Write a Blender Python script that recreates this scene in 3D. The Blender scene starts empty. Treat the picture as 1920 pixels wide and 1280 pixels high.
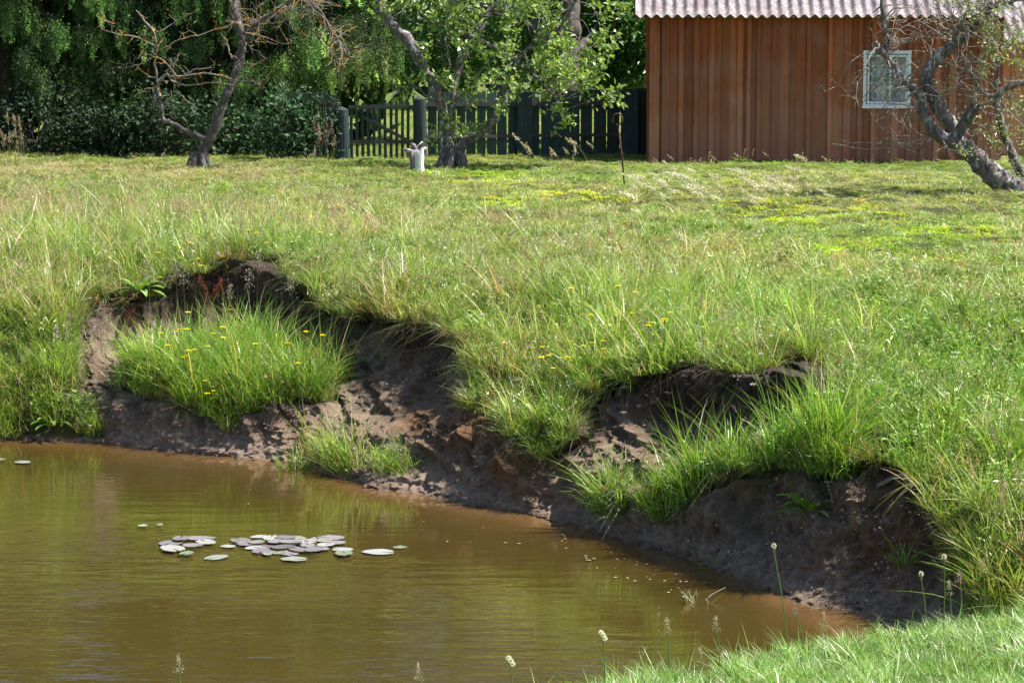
import bpy, math, random
import numpy as np
from mathutils import Vector, Matrix
R = math.radians
rng = np.random.default_rng(7)
random.seed(7)
# ------------------------------------------------------------------ camera, world, sun, exposure
scene = bpy.context.scene
F = 4500.0; HC = 3.2; HROW = 65.0            # focal length in px of a 1920 wide frame, eye height above water, horizon row
PITCH = math.atan((640 - HROW) / F)
cam_d = bpy.data.cameras.new('camera'); cam = bpy.data.objects.new('camera', cam_d)
scene.collection.objects.link(cam); scene.camera = cam
cam_d.sensor_width = 36; cam_d.lens = 36 * F / 1920; cam_d.clip_end = 2000; cam_d.clip_start = 0.1
cam.location = (0, 0, HC); cam.rotation_euler = (math.pi / 2 - PITCH, 0, 0)
SUN = Vector((1.0, 0.10, 0)).normalized(); EL = R(57)
SUNV = Vector((SUN.x * math.cos(EL), SUN.y * math.cos(EL), math.sin(EL)))
world = bpy.data.worlds.new('World'); scene.world = world; world.use_nodes = True
wn = world.node_tree; bg = wn.nodes['Background']
sky = wn.nodes.new('ShaderNodeTexSky'); sky.sky_type = 'NISHITA'; sky.sun_disc = False
sky.sun_elevation = EL; sky.sun_rotation = math.atan2(SUNV.x, SUNV.y)
wn.links.new(sky.outputs[0], bg.inputs[0]); bg.inputs[1].default_value = 0.085
sd = bpy.data.lights.new('sun', 'SUN'); sd.energy = 5.0; sd.angle = R(0.5); sd.color = (1, 0.955, 0.87)
so = bpy.data.objects.new('sun', sd); scene.collection.objects.link(so)
so.rotation_euler = SUNV.to_track_quat('Z', 'Y').to_euler()
vs = scene.view_settings; vs.view_transform = 'Standard'; vs.look = 'None'; vs.gamma = 1; vs.exposure = 1.12
scene.cycles.max_bounces = 8; scene.cycles.transparent_max_bounces = 8
scene.cycles.caustics_reflective = False; scene.cycles.caustics_refractive = False
C = scene.collection
# ------------------------------------------------------------------ helpers
ct, st = math.cos(PITCH), math.sin(PITCH)
def P(u, v, Y):
    """world point seen at photo pixel u,v at ground distance Y"""
    u = np.asarray(u, float); v = np.asarray(v, float); Y = np.asarray(Y, float)
    b = (640 - v) / F
    t = Y / (ct + st * b)
    return np.stack([t * (u - 960) / F, Y + 0 * t, HC + t * (-st + ct * b)], -1)
def proj(p):
    p = np.asarray(p, float); z = p[..., 2] - HC; y = p[..., 1]
    d = y * ct - z * st; h = y * st + z * ct
    return 960 + F * p[..., 0] / d, 640 - F * h / d
def Yat(v, z):                                # distance at which height z is seen at row v
    b = (640 - v) / F
    return (z - HC) * (ct + st * b) / (-st + ct * b)
def _h(ix, iy, iz, s):
    n = (ix * 374761393 + iy * 668265263 + iz * 2147483647 + s * 1274126177) & 0xFFFFFFFF
    n = ((n ^ (n >> 13)) * 1274126177) & 0xFFFFFFFF
    n = ((n ^ (n >> 16)) * 2246822519) & 0xFFFFFFFF
    return ((n >> 8) & 0xFFFF) / 65535.0
def vnoise(x, y, z=0.0, s=0):
    x, y, z = np.broadcast_arrays(np.asarray(x, float), np.asarray(y, float), np.asarray(z, float))
    xi, yi, zi = [np.floor(q).astype(np.int64) for q in (x, y, z)]
    fx, fy, fz = x - xi, y - yi, z - zi
    fx, fy, fz = [q * q * (3 - 2 * q) for q in (fx, fy, fz)]
    r = 0
    for a in (0, 1):
        for b in (0, 1):
            for c in (0, 1):
                w = (fx if a else 1 - fx) * (fy if b else 1 - fy) * (fz if c else 1 - fz)
                r = r + w * _h(xi + a, yi + b, zi + c, s)
    return r
def fbm(x, y, z=0.0, o=4, s=0):
    r = 0; a = 0.5; t = 0
    for k in range(o):
        r = r + a * vnoise(np.asarray(x) * 2 ** k, np.asarray(y) * 2 ** k, np.asarray(z) * 2 ** k, s + k); t += a; a *= .5
    return r / t
def inpoly(x, y, poly):
    x = np.asarray(x); y = np.asarray(y); ins = np.zeros(x.shape, bool); n = len(poly)
    for i in range(n):
        x1, y1 = poly[i]; x2, y2 = poly[(i + 1) % n]
        if y1 == y2: continue
        c = ((y1 > y) != (y2 > y)) & (x < (x2 - x1) * (y - y1) / (y2 - y1) + x1)
        ins ^= c
    return ins
def props(o, label=None, cat=None, group=None, kind=None):
    if label: o['label'] = label
    if cat: o['category'] = cat
    if group: o['group'] = group
    if kind: o['kind'] = kind
    return o
def mesh(name, v, f, mat=None, col=None, smooth=False, attrs=None):
    me = bpy.data.meshes.new(name)
    v = np.asarray(v, np.float32).reshape(-1, 3)
    fs = f if isinstance(f, list) else [f]
    fs = [np.asarray(q, np.int32) for q in fs if len(q)]
    me.vertices.add(len(v)); me.vertices.foreach_set('co', v.ravel())
    if fs:
        nl = sum(q.size for q in fs); me.loops.add(nl)
        me.loops.foreach_set('vertex_index', np.concatenate([q.ravel() for q in fs]))
        tot = np.concatenate([np.full(len(q), q.shape[1], np.int32) for q in fs])
        me.polygons.add(len(tot))
        me.polygons.foreach_set('loop_start', np.concatenate([[0], np.cumsum(tot)[:-1]]).astype(np.int32))
        me.polygons.foreach_set('use_smooth', np.full(len(tot), smooth))
    me.update(calc_edges=True); me.validate()
    if col is not None:
        a = me.attributes.new('Col', 'FLOAT_COLOR', 'POINT')
        c = np.ones((len(v), 4), np.float32); c[:, :3] = col; a.data.foreach_set('color', c.ravel())
    for k, q in (attrs or {}).items():
        a = me.attributes.new(k, 'FLOAT', 'POINT'); a.data.foreach_set('value', np.asarray(q, np.float32).ravel())
    if mat: me.materials.append(mat)
    return me
def link(name, me, parent=None):
    o = bpy.data.objects.new(name, me); C.objects.link(o)
    if parent: o.parent = parent
    return o
def empty(name, loc=(0, 0, 0), rz=0):
    o = bpy.data.objects.new(name, None); C.objects.link(o); o.location = loc; o.rotation_euler = (0, 0, rz)
    o.empty_display_size = .1
    return o
def local(v, o):                               # world coordinates into an (unrotated) empty's frame
    return np.asarray(v) - np.array(o.location)
def copy_tree(o, parent=None):
    c = o.copy(); C.objects.link(c)
    if parent: c.parent = parent
    for ch in KIDS.get(o.name, []): copy_tree(ch, c)
    return c
KIDS = {}
def part(name, me, root):
    o = link(name, me, root); KIDS.setdefault(root.name, []).append(o); return o
class G:
    """geometry collector"""
    def __init__(s): s.v = []; s.q = []; s.t = []; s.c = []; s.n = 0
    def add(s, v, q=None, t=None, c=(1, 1, 1)):
        v = np.asarray(v, float).reshape(-1, 3)
        if q is not None and len(q): s.q.append(np.asarray(q, np.int64).reshape(-1, 4) + s.n)
        if t is not None and len(t): s.t.append(np.asarray(t, np.int64).reshape(-1, 3) + s.n)
        cc = np.empty((len(v), 3)); cc[:] = c; s.c.append(cc); s.v.append(v); s.n += len(v)
    def box(s, lo, hi, c=(1, 1, 1)):
        x0, y0, z0 = lo; x1, y1, z1 = hi
        s.add([(x0,y0,z0),(x1,y0,z0),(x1,y1,z0),(x0,y1,z0),(x0,y0,z1),(x1,y0,z1),(x1,y1,z1),(x0,y1,z1)],
              [(0,3,2,1),(4,5,6,7),(0,1,5,4),(1,2,6,5),(2,3,7,6),(3,0,4,7)], c=c)
    def tube(s, p, r, sides=6, c=(1, 1, 1), rough=0, capend=True):
        p = np.asarray(p, float); n = len(p); r = np.broadcast_to(np.asarray(r, float), (n,))
        d = np.gradient(p, axis=0); d /= np.linalg.norm(d, axis=1)[:, None] + 1e-9
        ref = np.array([0.31, 0.95, 0.05]) if abs(d[0] @ np.array([0.31, .95, .05])) < .9 else np.array([1., 0, 0])
        a = np.cross(d, ref); a /= np.linalg.norm(a, axis=1)[:, None] + 1e-9; b = np.cross(d, a)
        th = np.arange(sides) * 2 * np.pi / sides
        rr = r[:, None] * np.ones(sides)
        if rough: rr = rr * (1 + rough * (rng.random((n, sides)) - .5))
        v = p[:, None] + rr[..., None] * (np.cos(th)[None, :, None] * a[:, None] + np.sin(th)[None, :, None] * b[:, None])
        i = np.arange(n - 1)[:, None] * sides; j = np.arange(sides)[None]; k = (j + 1) % sides
        q = np.stack([i + j, i + k, i + sides + k, i + sides + j], -1).reshape(-1, 4)
        vv = v.reshape(-1, 3); t = []
        if capend:
            vv = np.vstack([vv, p[-1] + d[-1] * r[-1] * .5]); m = n * sides
            t = [(m - sides + jj, m - sides + (jj + 1) % sides, m) for jj in range(sides)]
        s.add(vv, q, t, c)
    def leaves(s, pos, d, nrm, L, W, c, fold=0.0):
        pos = np.asarray(pos, float); n = len(pos)
        d = d / (np.linalg.norm(d, axis=1)[:, None] + 1e-9)
        w = np.cross(d, nrm); w /= np.linalg.norm(w, axis=1)[:, None] + 1e-9
        nn = np.cross(w, d)
        L = np.broadcast_to(L, (n,))[:, None]; W = np.broadcast_to(W, (n,))[:, None]
        v = np.stack([pos, pos + d * L * .45 + w * W * .5 + nn * W * fold, pos + d * L, pos + d * L * .45 - w * W * .5 + nn * W * fold], 1)
        i = np.arange(n)[:, None] * 4
        cc = np.repeat(np.broadcast_to(c, (n, 3)), 4, axis=0)
        if fold: s.add(v, t=np.concatenate([i + [0, 1, 2], i + [0, 2, 3]]), c=cc)
        else: s.add(v, i + [0, 1, 2, 3], c=cc)
    def mesh(s, name, mat, root=None, smooth=False):
        v = np.concatenate(s.v)
        if root is not None: v = local(v, root)
        f = []
        if s.q: f.append(np.concatenate(s.q))
        if s.t: f.append(np.concatenate(s.t))
        return mesh(name, v, f, mat, np.concatenate(s.c), smooth)
def unit(n):
    v = rng.normal(size=(n, 3)); return v / np.linalg.norm(v, axis=1)[:, None]
# ------------------------------------------------------------------ materials
def newmat(name):
    m = bpy.data.materials.new(name); m.use_nodes = True
    nt = m.node_tree; return m, nt, nt.nodes['Principled BSDF'], nt.nodes['Material Output']
def N(nt, t, **k):
    n = nt.nodes.new(t)
    for a, b in k.items(): setattr(n, a, b)
    return n
def noise(nt, scale, detail=5, vec=None, rough=.55, dist=0):
    n = N(nt, 'ShaderNodeTexNoise'); n.inputs['Scale'].default_value = scale; n.inputs['Detail'].default_value = detail
    n.inputs['Roughness'].default_value = rough; n.inputs['Distortion'].default_value = dist
    if vec: nt.links.new(vec, n.inputs['Vector'])
    return n.outputs['Fac']
def coords(nt, scale=(1, 1, 1)):
    g = N(nt, 'ShaderNodeTexCoord'); mp = N(nt, 'ShaderNodeMapping'); mp.inputs['Scale'].default_value = scale
    nt.links.new(g.outputs['Object'], mp.inputs[0]); return mp.outputs[0]
def ramp(nt, fac, stops):
    r = N(nt, 'ShaderNodeValToRGB'); e = r.color_ramp.elements
    while len(e) < len(stops): e.new(.5)
    for i, (p, c) in enumerate(stops): e[i].position = p; e[i].color = (*c, 1) if len(c) == 3 else c
    nt.links.new(fac, r.inputs[0]); return r.outputs[0]
def mix(nt, fac, a, b, mode='MIX'):
    m = N(nt, 'ShaderNodeMix', data_type='RGBA', blend_type=mode)
    for i, q in ((0, fac), (6, a), (7, b)):
        if isinstance(q, (int, float)): m.inputs[i].default_value = q
        elif isinstance(q, tuple): m.inputs[i].default_value = (*q, 1)
        else: nt.links.new(q, m.inputs[i])
    return m.outputs[2]
def attr(nt, name, typ='GEOMETRY', out='Color'):
    a = N(nt, 'ShaderNodeAttribute', attribute_name=name, attribute_type=typ); return a.outputs[out]
def bump(nt, h, strength, dist, b):
    n = N(nt, 'ShaderNodeBump'); n.inputs['Strength'].default_value = strength; n.inputs['Distance'].default_value = dist
    nt.links.new(h, n.inputs['Height']); nt.links.new(n.outputs[0], b.inputs['Normal'])
def foliage(name, tint=False, trans=.35, rough=.45, spec=.35, gain=1.0):
    m, nt, b, out = newmat(name)
    c = attr(nt, 'Col')
    if tint: c = mix(nt, 1.0, c, attr(nt, 'tint', 'INSTANCER'), 'MULTIPLY')
    nt.links.new(c, b.inputs['Base Color']); b.inputs['Roughness'].default_value = rough
    b.inputs['Specular IOR Level'].default_value = spec
    t = N(nt, 'ShaderNodeBsdfTranslucent'); nt.links.new(mix(nt, 1.0, c, (1.15, 1.15, .55), 'MULTIPLY'), t.inputs[0])
    s = N(nt, 'ShaderNodeMixShader'); s.inputs[0].default_value = trans
    nt.links.new(b.outputs[0], s.inputs[1]); nt.links.new(t.outputs[0], s.inputs[2]); nt.links.new(s.outputs[0], out.inputs[0])
    return m
M_GRASS = foliage('grass_blades', True, .40, .36, .5)
M_LEAF = foliage('leaves', False, .42, .34, .5)
M_BUSHLEAF = foliage('bush_leaves', False, .25, .6, .25)
M_NEEDLE = foliage('spruce_needles', False, .3, .6, .25)
M_PLANT = foliage('plant', False, .3, .5, .3)
def vcol_mat(name, rough=.8, bs=0, bscale=40, mottle=None, spec=.3, vec=(1, 1, 1)):
    m, nt, b, out = newmat(name); c = attr(nt, 'Col'); co = coords(nt, vec)
    if mottle:
        sc, lo, hi = mottle
        c = mix(nt, 1.0, c, ramp(nt, noise(nt, sc, 7, co), [(.3, (lo,) * 3), (.7, (hi,) * 3)]), 'MULTIPLY')
    nt.links.new(c, b.inputs['Base Color']); b.inputs['Roughness'].default_value = rough
    b.inputs['Specular IOR Level'].default_value = spec
    if bs: bump(nt, noise(nt, bscale, 6, co), bs, .01, b)
    return m
def bark_mat(name, dark, mid, lichen, lichen_amt=.58, scale=9):
    m, nt, b, out = newmat(name); co = coords(nt)
    base = ramp(nt, noise(nt, scale * 2.2, 8, coords(nt, (1, 1, .35)), .7), [(.35, dark), (.62, mid)])
    lf = ramp(nt, noise(nt, scale, 6, co, .65), [(lichen_amt - .04, (0, 0, 0)), (lichen_amt + .03, (1, 1, 1))])
    nt.links.new(mix(nt, lf, base, lichen), b.inputs['Base Color']); b.inputs['Roughness'].default_value = .9
    bump(nt, noise(nt, scale * 5, 8, coords(nt, (1, 1, .4)), .7), .9, .02, b); return m
M_BARK = bark_mat('apple_bark', (.045, .037, .034), (.20, .17, .16), (.38, .38, .37), .585, 9)
M_BARKP = bark_mat('mossy_apple_bark', (.04, .03, .028), (.15, .12, .115), (.30, .30, .28), .60, 8)
M_LICHEN = bark_mat('lichened_twigs', (.12, .10, .085), (.33, .29, .25), (.50, .26, .05), .55, 7)
M_SPRUCEB = bark_mat('spruce_bark', (.03, .022, .018), (.12, .09, .075), (.16, .15, .12), .7, 8)
M_OLDB = bark_mat('old_tree_bark', (.03, .024, .02), (.13, .105, .09), (.2, .19, .17), .68, 5)
# ------------------------------------------------------------------ terrain of the eroded bank
ROWS = {  # photo column : (row, distance) of shore, toe, low face, ledge edge, ledge back, lip, turf behind
 -600: [(825,18.9),(800,18.95),(760,19.05),(700,19.3),(640,19.5),(580,19.9),(500,20.9)],
 0:   [(828,18.85),(800,18.92),(760,19.02),(700,19.25),(640,19.5),(585,19.85),(500,20.9)],
 130: [(832,18.8),(812,18.85),(765,18.95),(715,19.15),(660,19.4),(590,19.8),(500,20.9)],
 200: [(838,18.65),(815,18.75),(775,18.9),(735,19.2),(668,19.85),(570,20.0),(500,21.0)],
 300: [(855,18.3),(832,18.4),(775,18.6),(705,18.8),(628,20.15),(522,20.32),(480,21.2)],
 450: [(868,18.0),(845,18.1),(790,18.25),(730,18.5),(615,20.3),(488,20.42),(460,21.3)],
 570: [(885,17.6),(850,17.8),(800,18.1),(735,18.4),(650,19.7),(538,19.85),(490,20.7)],
 680: [(922,16.8),(880,17.1),(840,17.4),(760,18.1),(680,18.75),(585,19.1),(510,20.0)],
 780: [(938,16.5),(890,16.8),(785,17.5),(705,18.1),(665,18.32),(600,18.5),(520,19.5)],
 880: [(960,16.1),(925,16.3),(850,16.6),(770,16.95),(700,17.45),(625,17.8),(530,19.2)],
 980: [(978,15.8),(934,16.02),(880,16.1),(830,16.25),(790,16.4),(730,16.9),(560,18.4)],
 1080:[(1000,15.4),(962,15.62),(900,15.75),(850,15.88),(810,16.0),(740,16.6),(560,18.3)],
 1180:[(1030,14.9),(992,15.1),(930,15.15),(850,15.5),(782,16.1),(700,16.2),(570,18.1)],
 1260:[(1055,14.55),(1035,14.65),(985,14.75),(900,14.9),(790,15.98),(690,16.06),(600,17.5)],
 1400:[(1110,13.8),(1052,14.08),(1000,14.18),(875,14.3),(790,15.05),(702,15.12),(640,16.6)],
 1500:[(1163,13.1),(1085,13.65),(1030,13.75),(880,13.95),(785,14.7),(700,14.8),(630,16.3)],
 1550:[(1190,12.8),(1104,13.45),(1050,13.55),(980,13.6),(900,13.68),(830,13.85),(720,15.0)],
 1680:[(1225,12.4),(1134,13.1),(1080,13.2),(1000,13.25),(930,13.3),(880,13.4),(760,14.5)],
 1780:[(1230,12.3),(1155,12.8),(1100,12.9),(1040,12.95),(990,13.0),(930,13.08),(780,14.2)],
 1880:[(1235,12.15),(1210,12.18),(1160,12.22),(1110,12.27),(1060,12.33),(990,12.5),(850,13.5)],
 2300:[(1130,11.0),(1100,11.2),(1060,11.5),(1030,11.7),(990,12.0),(950,12.4),(850,13.6)],
 4200:[(1130,11.0),(1100,11.2),(1060,11.5),(1030,11.7),(990,12.0),(950,12.4),(850,13.6)]}
ucs = np.array(sorted(ROWS)); ctl = np.array([ROWS[k] for k in ucs], float)      # (K,7,2)
cp = P(0 * ctl[..., 0], ctl[..., 0], ctl[..., 1])                               # only Y,z are used
U = np.concatenate([np.arange(-3400, -120, 60), np.arange(-120, 2060, 3.6), np.arange(2060, 5200, 60)])
def smooth(a, w):
    k = np.hanning(w + 2)[1:-1]; k /= k.sum(); return np.convolve(np.pad(a, (w // 2, w // 2), 'edge'), k, 'valid')[:len(a)]
CY = np.stack([smooth(np.interp(U, ucs, cp[:, i, 1]), 15) for i in range(7)], 1)
CZ = np.stack([smooth(np.interp(U, ucs, cp[:, i, 2]), 15) for i in range(7)], 1)
yy, zz = [], []
# under water
CYf = np.concatenate([(CY[:, :1] - 4.5), (CY[:, :1] - 1.6), (CY[:, :1] - .5), CY], 1)
CZf = np.concatenate([np.full_like(CZ[:, :1], -1.0), np.full_like(CZ[:, :1], -.6), np.full_like(CZ[:, :1], -.09), CZ], 1)
npf = [4, 10, 14, 24, 34, 40, 44, 44, 40]
for i, n in enumerate(npf):
    t = np.arange(n) / n
    yy.append(CYf[:, i:i+1] * (1 - t) + CYf[:, i+1:i+2] * t); zz.append(CZf[:, i:i+1] * (1 - t) + CZf[:, i+1:i+2] * t)
yy = np.concatenate(yy, 1); zz = np.concatenate(zz, 1)
YM = np.concatenate([np.linspace(.0, 1, 170)[:-1] ** 1.5 * 24, [24, 30, 45, 70, 120, 250, 600, 1200]])
Yb = CY[:, 6:7]; ym = Yb + YM[None]
zb = CZ[:, 6:7]; t = np.clip((ym - Yb) / 5.0, 0, 1); t = t * t * (3 - 2 * t)
zm = zb * (1 - t) + 1.2 * t
yy = np.concatenate([yy, ym], 1); zz = np.concatenate([zz, zm], 1)
nb = sum(npf)
# smooth along the profile a little
for _ in range(5):
    zz[:, 1:nb+10] = (zz[:, 0:nb+9] + 2 * zz[:, 1:nb+10] + zz[:, 2:nb+11]) / 4
    yy[:, 1:nb+10] = (yy[:, 0:nb+9] + 2 * yy[:, 1:nb+10] + yy[:, 2:nb+11]) / 4
UU = np.repeat(U[:, None], yy.shape[1], 1)
dpt = yy * ct - (zz - HC) * st
xx = (UU - 960) / F * dpt
VV = 640 - F * (yy * st + (zz - HC) * ct) / dpt
MAIN = [(125,610),(150,565),(240,558),(300,545),(350,515),(400,495),(470,478),(535,488),(560,560),(640,588),(720,592),(800,600),(862,615),(885,680),(890,740),
        (955,800),(1010,850),(1080,815),(1110,750),(1200,695),(1290,670),(1400,690),(1530,655),(1600,715),(1575,800),(1490,822),(1400,842),(1300,880),(1215,925),
        (1205,955),(1240,985),(1290,950),(1340,905),(1420,872),(1490,855),(1560,880),(1640,850),(1710,880),(1745,950),(1790,1020),(1835,1100),
        (1850,1300),(150,1300),(150,870),(200,835),(192,790),(135,720)]
LEDGE_A = [(250,672),(300,665),(400,650),(500,655),(525,675),(535,715),(550,690),(590,690),(630,705),(640,700),(600,745),(470,760),(425,790),(370,770),(300,745),(232,728),(238,680)]
R2 = [(1330,740),(1430,690),(1530,665),(1590,720),(1540,770),(1400,785)]
SODS = [[(520,895),(560,862),(620,840),(680,865),(640,880),(600,900),(540,908)], [(1100,915),(1130,895),(1185,900),(1190,945),(1150,965),(1105,960)],
        [(700,850),(780,850),(775,880),(715,885)]]
def bare(u, v, x, y, z):
    wu = u + 26 * (fbm(x * 4, y * 4, z * 4, 3, 5) - .5); wv = v + 34 * (fbm(x * 5, y * 5, z * 5, 3, 9) - .5)
    b = (inpoly(wu, wv, MAIN) & ~inpoly(wu, wv, LEDGE_A)) | inpoly(wu, wv, R2)
    for s in SODS: b &= ~inpoly(wu, wv, s)
    return b
SOIL = (bare(UU, VV, xx, yy, zz) | (zz < .03)).astype(float)
SB = SOIL.copy()
for _ in range(7):
    SB[1:-1] = (SB[:-2] + 2 * SB[1:-1] + SB[2:]) / 4; SB[:, 1:-1] = (SB[:, :-2] + 2 * SB[:, 1:-1] + SB[:, 2:]) / 4
# eroded relief of the bare face: rills, lumps and grains
inf = (UU > -200) & (UU < 2100)
wpx = .12 * (fbm(xx * 3, zz * 3, 0, 3, 3) - .5)
rill = fbm((xx + wpx) * 9 + yy * 3, zz * 1.6, yy * .6, 4, 21)
lump = fbm(xx * 3.2, yy * 3.2, zz * 3.2, 4, 33)
grain = fbm(xx * 26, yy * 26, zz * 26, 3, 41)
steep = np.clip(zz * 3, 0, 1)
amp = SB * np.where(inf, 1, .4) * (1 - .6 / (1 + np.exp((VV - 600) / 12)) * (UU < 660)) * np.clip(1.25 - zz * .45, .4, 1)
ridge = 1 - 2 * np.abs(fbm((xx + wpx) * 5 + yy * 2, zz * 1.1, yy * .5, 3, 25) - .5)
med_ = fbm(xx * 9, yy * 9, zz * 9, 4, 37)
dsp = amp * (steep * (.24 * (rill - .5) + .22 * (ridge - .8)) + (.06 + .26 * steep) * (lump - .5) + (.03 + .085 * steep) * (med_ - .5) + .06 * (grain - .5) + .055 * (np.abs(fbm(xx * 14, yy * 14, zz * 14, 3, 45) - .5) * 2 - .25))
dsp = dsp - .20 * np.exp(-((SB - .84) / .15) ** 2) * np.clip(zz * 4 - 1, 0, 1) * (UU > 0) * (UU < 1900)
big = .16 * np.clip(zz * 3, 0, 1) * (1 - SB) * (fbm(xx * 2.2, yy * 2.2, 0, 3, 51) - .5) * np.where(zz < 1.3, 1, .6)
mead = np.clip((yy - 16) / 6, 0, 1)
yy2 = yy - dsp * 1.0; xx2 = xx - dsp * .6
zz2 = zz + dsp * .35 + big + mead * .05 * (fbm(xx * .6, yy * .6, 0, 2, 61) - .5)
zz2 = np.where(zz < .02, np.minimum(zz2, zz + .012), zz2)
nu, nv = zz.shape
idx = np.arange(nu * nv).reshape(nu, nv)
quads = np.stack([idx[:-1, :-1], idx[1:, :-1], idx[1:, 1:], idx[:-1, 1:]], -1).reshape(-1, 4)
TV = np.stack([xx2, yy2, zz2], -1)
humus = np.clip((zz - (.36 + .5 * np.interp(UU, [0, 900, 1300, 1700], [.9, .75, .6, .42]))) * 5 + 1.6 * (lump - .5) + .35, 0, 1)
ORG = np.zeros_like(zz)
for (cu, cv, ru, rv, a) in [(790,790,50,40,.9),(900,800,90,60,.8),(970,870,90,60,.8),(1000,920,70,50,.5),(1660,1010,90,70,.8),(1250,850,60,60,.3),(240,870,80,20,.2),(520,800,60,50,.2)]:
    ORG = np.maximum(ORG, a * np.exp(-((UU - cu) / ru) ** 2 - ((VV - cv) / rv) ** 2))
m, nt, b, out = newmat('bank_earth')
co = coords(nt)
sand = ramp(nt, noise(nt, 7, 8, co, .6), [(.3, (.26, .185, .135)), (.5, (.39, .285, .21)), (.72, (.52, .40, .30))])
hum = ramp(nt, noise(nt, 9, 8, co, .65), [(.35, (.045, .032, .024)), (.65, (.17, .12, .088))])
c = mix(nt, attr(nt, 'humus', out='Fac'), sand, hum)
c = mix(nt, attr(nt, 'beach', out='Fac'), c, ramp(nt, noise(nt, 12, 8, co, .7), [(.3, (.42, .31, .235)), (.7, (.66, .51, .40))]))
c = mix(nt, attr(nt, 'orange', out='Fac'), c, ramp(nt, noise(nt, 11, 5, coords(nt, (1.5, 1.5, .5))), [(.3, (.20, .10, .05)), (.7, (.42, .22, .09))]))
wet = ramp(nt, attr(nt, 'wet', out='Fac'), [(0, (1, 1, 1)), (1, (.62, .55, .48))])
c = mix(nt, 1.0, c, wet, 'MULTIPLY')
strk = ramp(nt, noise(nt, 13, 6, coords(nt, (1.2, 1.2, .35)), .75), [(.3, (.6, .58, .6)), (.5, (1, 1, 1)), (.75, (1.35, 1.3, 1.25))])
c = mix(nt, 1.0, c, strk, 'MULTIPLY')
spk = ramp(nt, noise(nt, 130, 4, co, .8), [(.3, (.55, .55, .55)), (.55, (1, 1, 1)), (.8, (1.5, 1.45, 1.4))])
c = mix(nt, 1.0, c, spk, 'MULTIPLY')
thatch = ramp(nt, noise(nt, 16, 6, co, .7), [(.3, (.045, .05, .016)), (.55, (.10, .115, .035)), (.75, (.19, .17, .08))])
farg = ramp(nt, noise(nt, 1.4, 6, co, .7), [(.3, (.09, .14, .02)), (.7, (.17, .2, .05))])
sep = N(nt, 'ShaderNodeSeparateXYZ'); nt.links.new(co, sep.inputs[0])
th2 = mix(nt, ramp(nt, attr(nt, 'far', out='Fac'), [(.3, (0, 0, 0)), (.7, (1, 1, 1))]), thatch, farg)
c = mix(nt, attr(nt, 'soil', out='Fac'), th2, c)
nt.links.new(c, b.inputs['Base Color'])
nt.links.new(ramp(nt, attr(nt, 'wet', out='Fac'), [(.2, (.95,) * 3), (1, (.45,) * 3)]), b.inputs['Roughness'])
b.inputs['Specular IOR Level'].default_value = .25
_a = N(nt, 'ShaderNodeMath', operation='MULTIPLY_ADD'); nt.links.new(noise(nt, 120, 6, co, .8), _a.inputs[0]); _a.inputs[1].default_value = .35; nt.links.new(noise(nt, 26, 10, coords(nt, (1, 1, .6)), .8), _a.inputs[2])
bump(nt, _a.outputs[0], 1.0, .07, b)
M_EARTH = m
wetv = np.clip(1 - (zz2 - .0) / (.030 + .05 * (lump - .3)), 0, 1)
me = mesh('ground', TV.reshape(-1, 3), quads, M_EARTH, smooth=True,
          attrs={'soil': SB, 'humus': humus, 'orange': ORG, 'beach': np.clip(1.5 - (zz2 + .16 * (lump - .5)) / .13, 0, 1) * .85, 'wet': wetv, 'far': np.clip((yy - 20) / 25, 0, 1)})
ground = props(link('ground', me), kind='structure')
# ------------------------------------------------------------------ near bank on the camera's side
nx = np.concatenate([np.linspace(-14, -2.2, 30)[:-1], np.linspace(-2.2, 3.2, 200), np.linspace(3.2, 14, 30)[1:]])
ny = np.concatenate([np.linspace(-4, 7.5, 24)[:-1], np.linspace(7.5, 13.4, 150)])
NX, NY = np.meshgrid(nx, ny, indexing='ij')
def near_edge(x): return np.interp(x, [-14, -2, -.3, .2, 1.24, 1.8, 2.4, 3.2, 14], [8.2, 8.75, 9.15, 9.6, 10.35, 10.7, 11.0, 12.6, 12.8]) + .12 * (fbm(x * 2.3, 0 * x, 0, 3, 71) - .5)
def near_z(x, y):
    e = near_edge(x); d = e - y
    top = .455 + .085 * np.clip(d, 0, 20) * np.where(d < 9, 1, 1) + .05 * (fbm(x * 1.7, y * 1.7, 0, 3, 72) - .5)
    fall = np.clip(-d / .75, 0, 3)
    return np.where(d > 0, np.minimum(top, 1.6), top - fall * .75 * np.clip(fall + .3, 0, 1))
NZ = near_z(NX, NY)
ni, nj = NX.shape; ii = np.arange(ni * nj).reshape(ni, nj)
nq = np.stack([ii[:-1, :-1], ii[1:, :-1], ii[1:, 1:], ii[:-1, 1:]], -1).reshape(-1, 4)
NV = np.stack([NX, NY, NZ], -1)
near = props(link('near_ground', mesh('near_ground', NV.reshape(-1, 3), nq, M_EARTH, smooth=True,
      attrs={'soil': np.clip(-(near_edge(NX) - NY) * 4 - 1, 0, 1), 'humus': np.full(NX.shape, .5), 'orange': 0 * NX, 'beach': 0 * NX, 'wet': np.clip(1 - NZ / .1, 0, 1), 'far': 0 * NX})), kind='structure')
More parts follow.
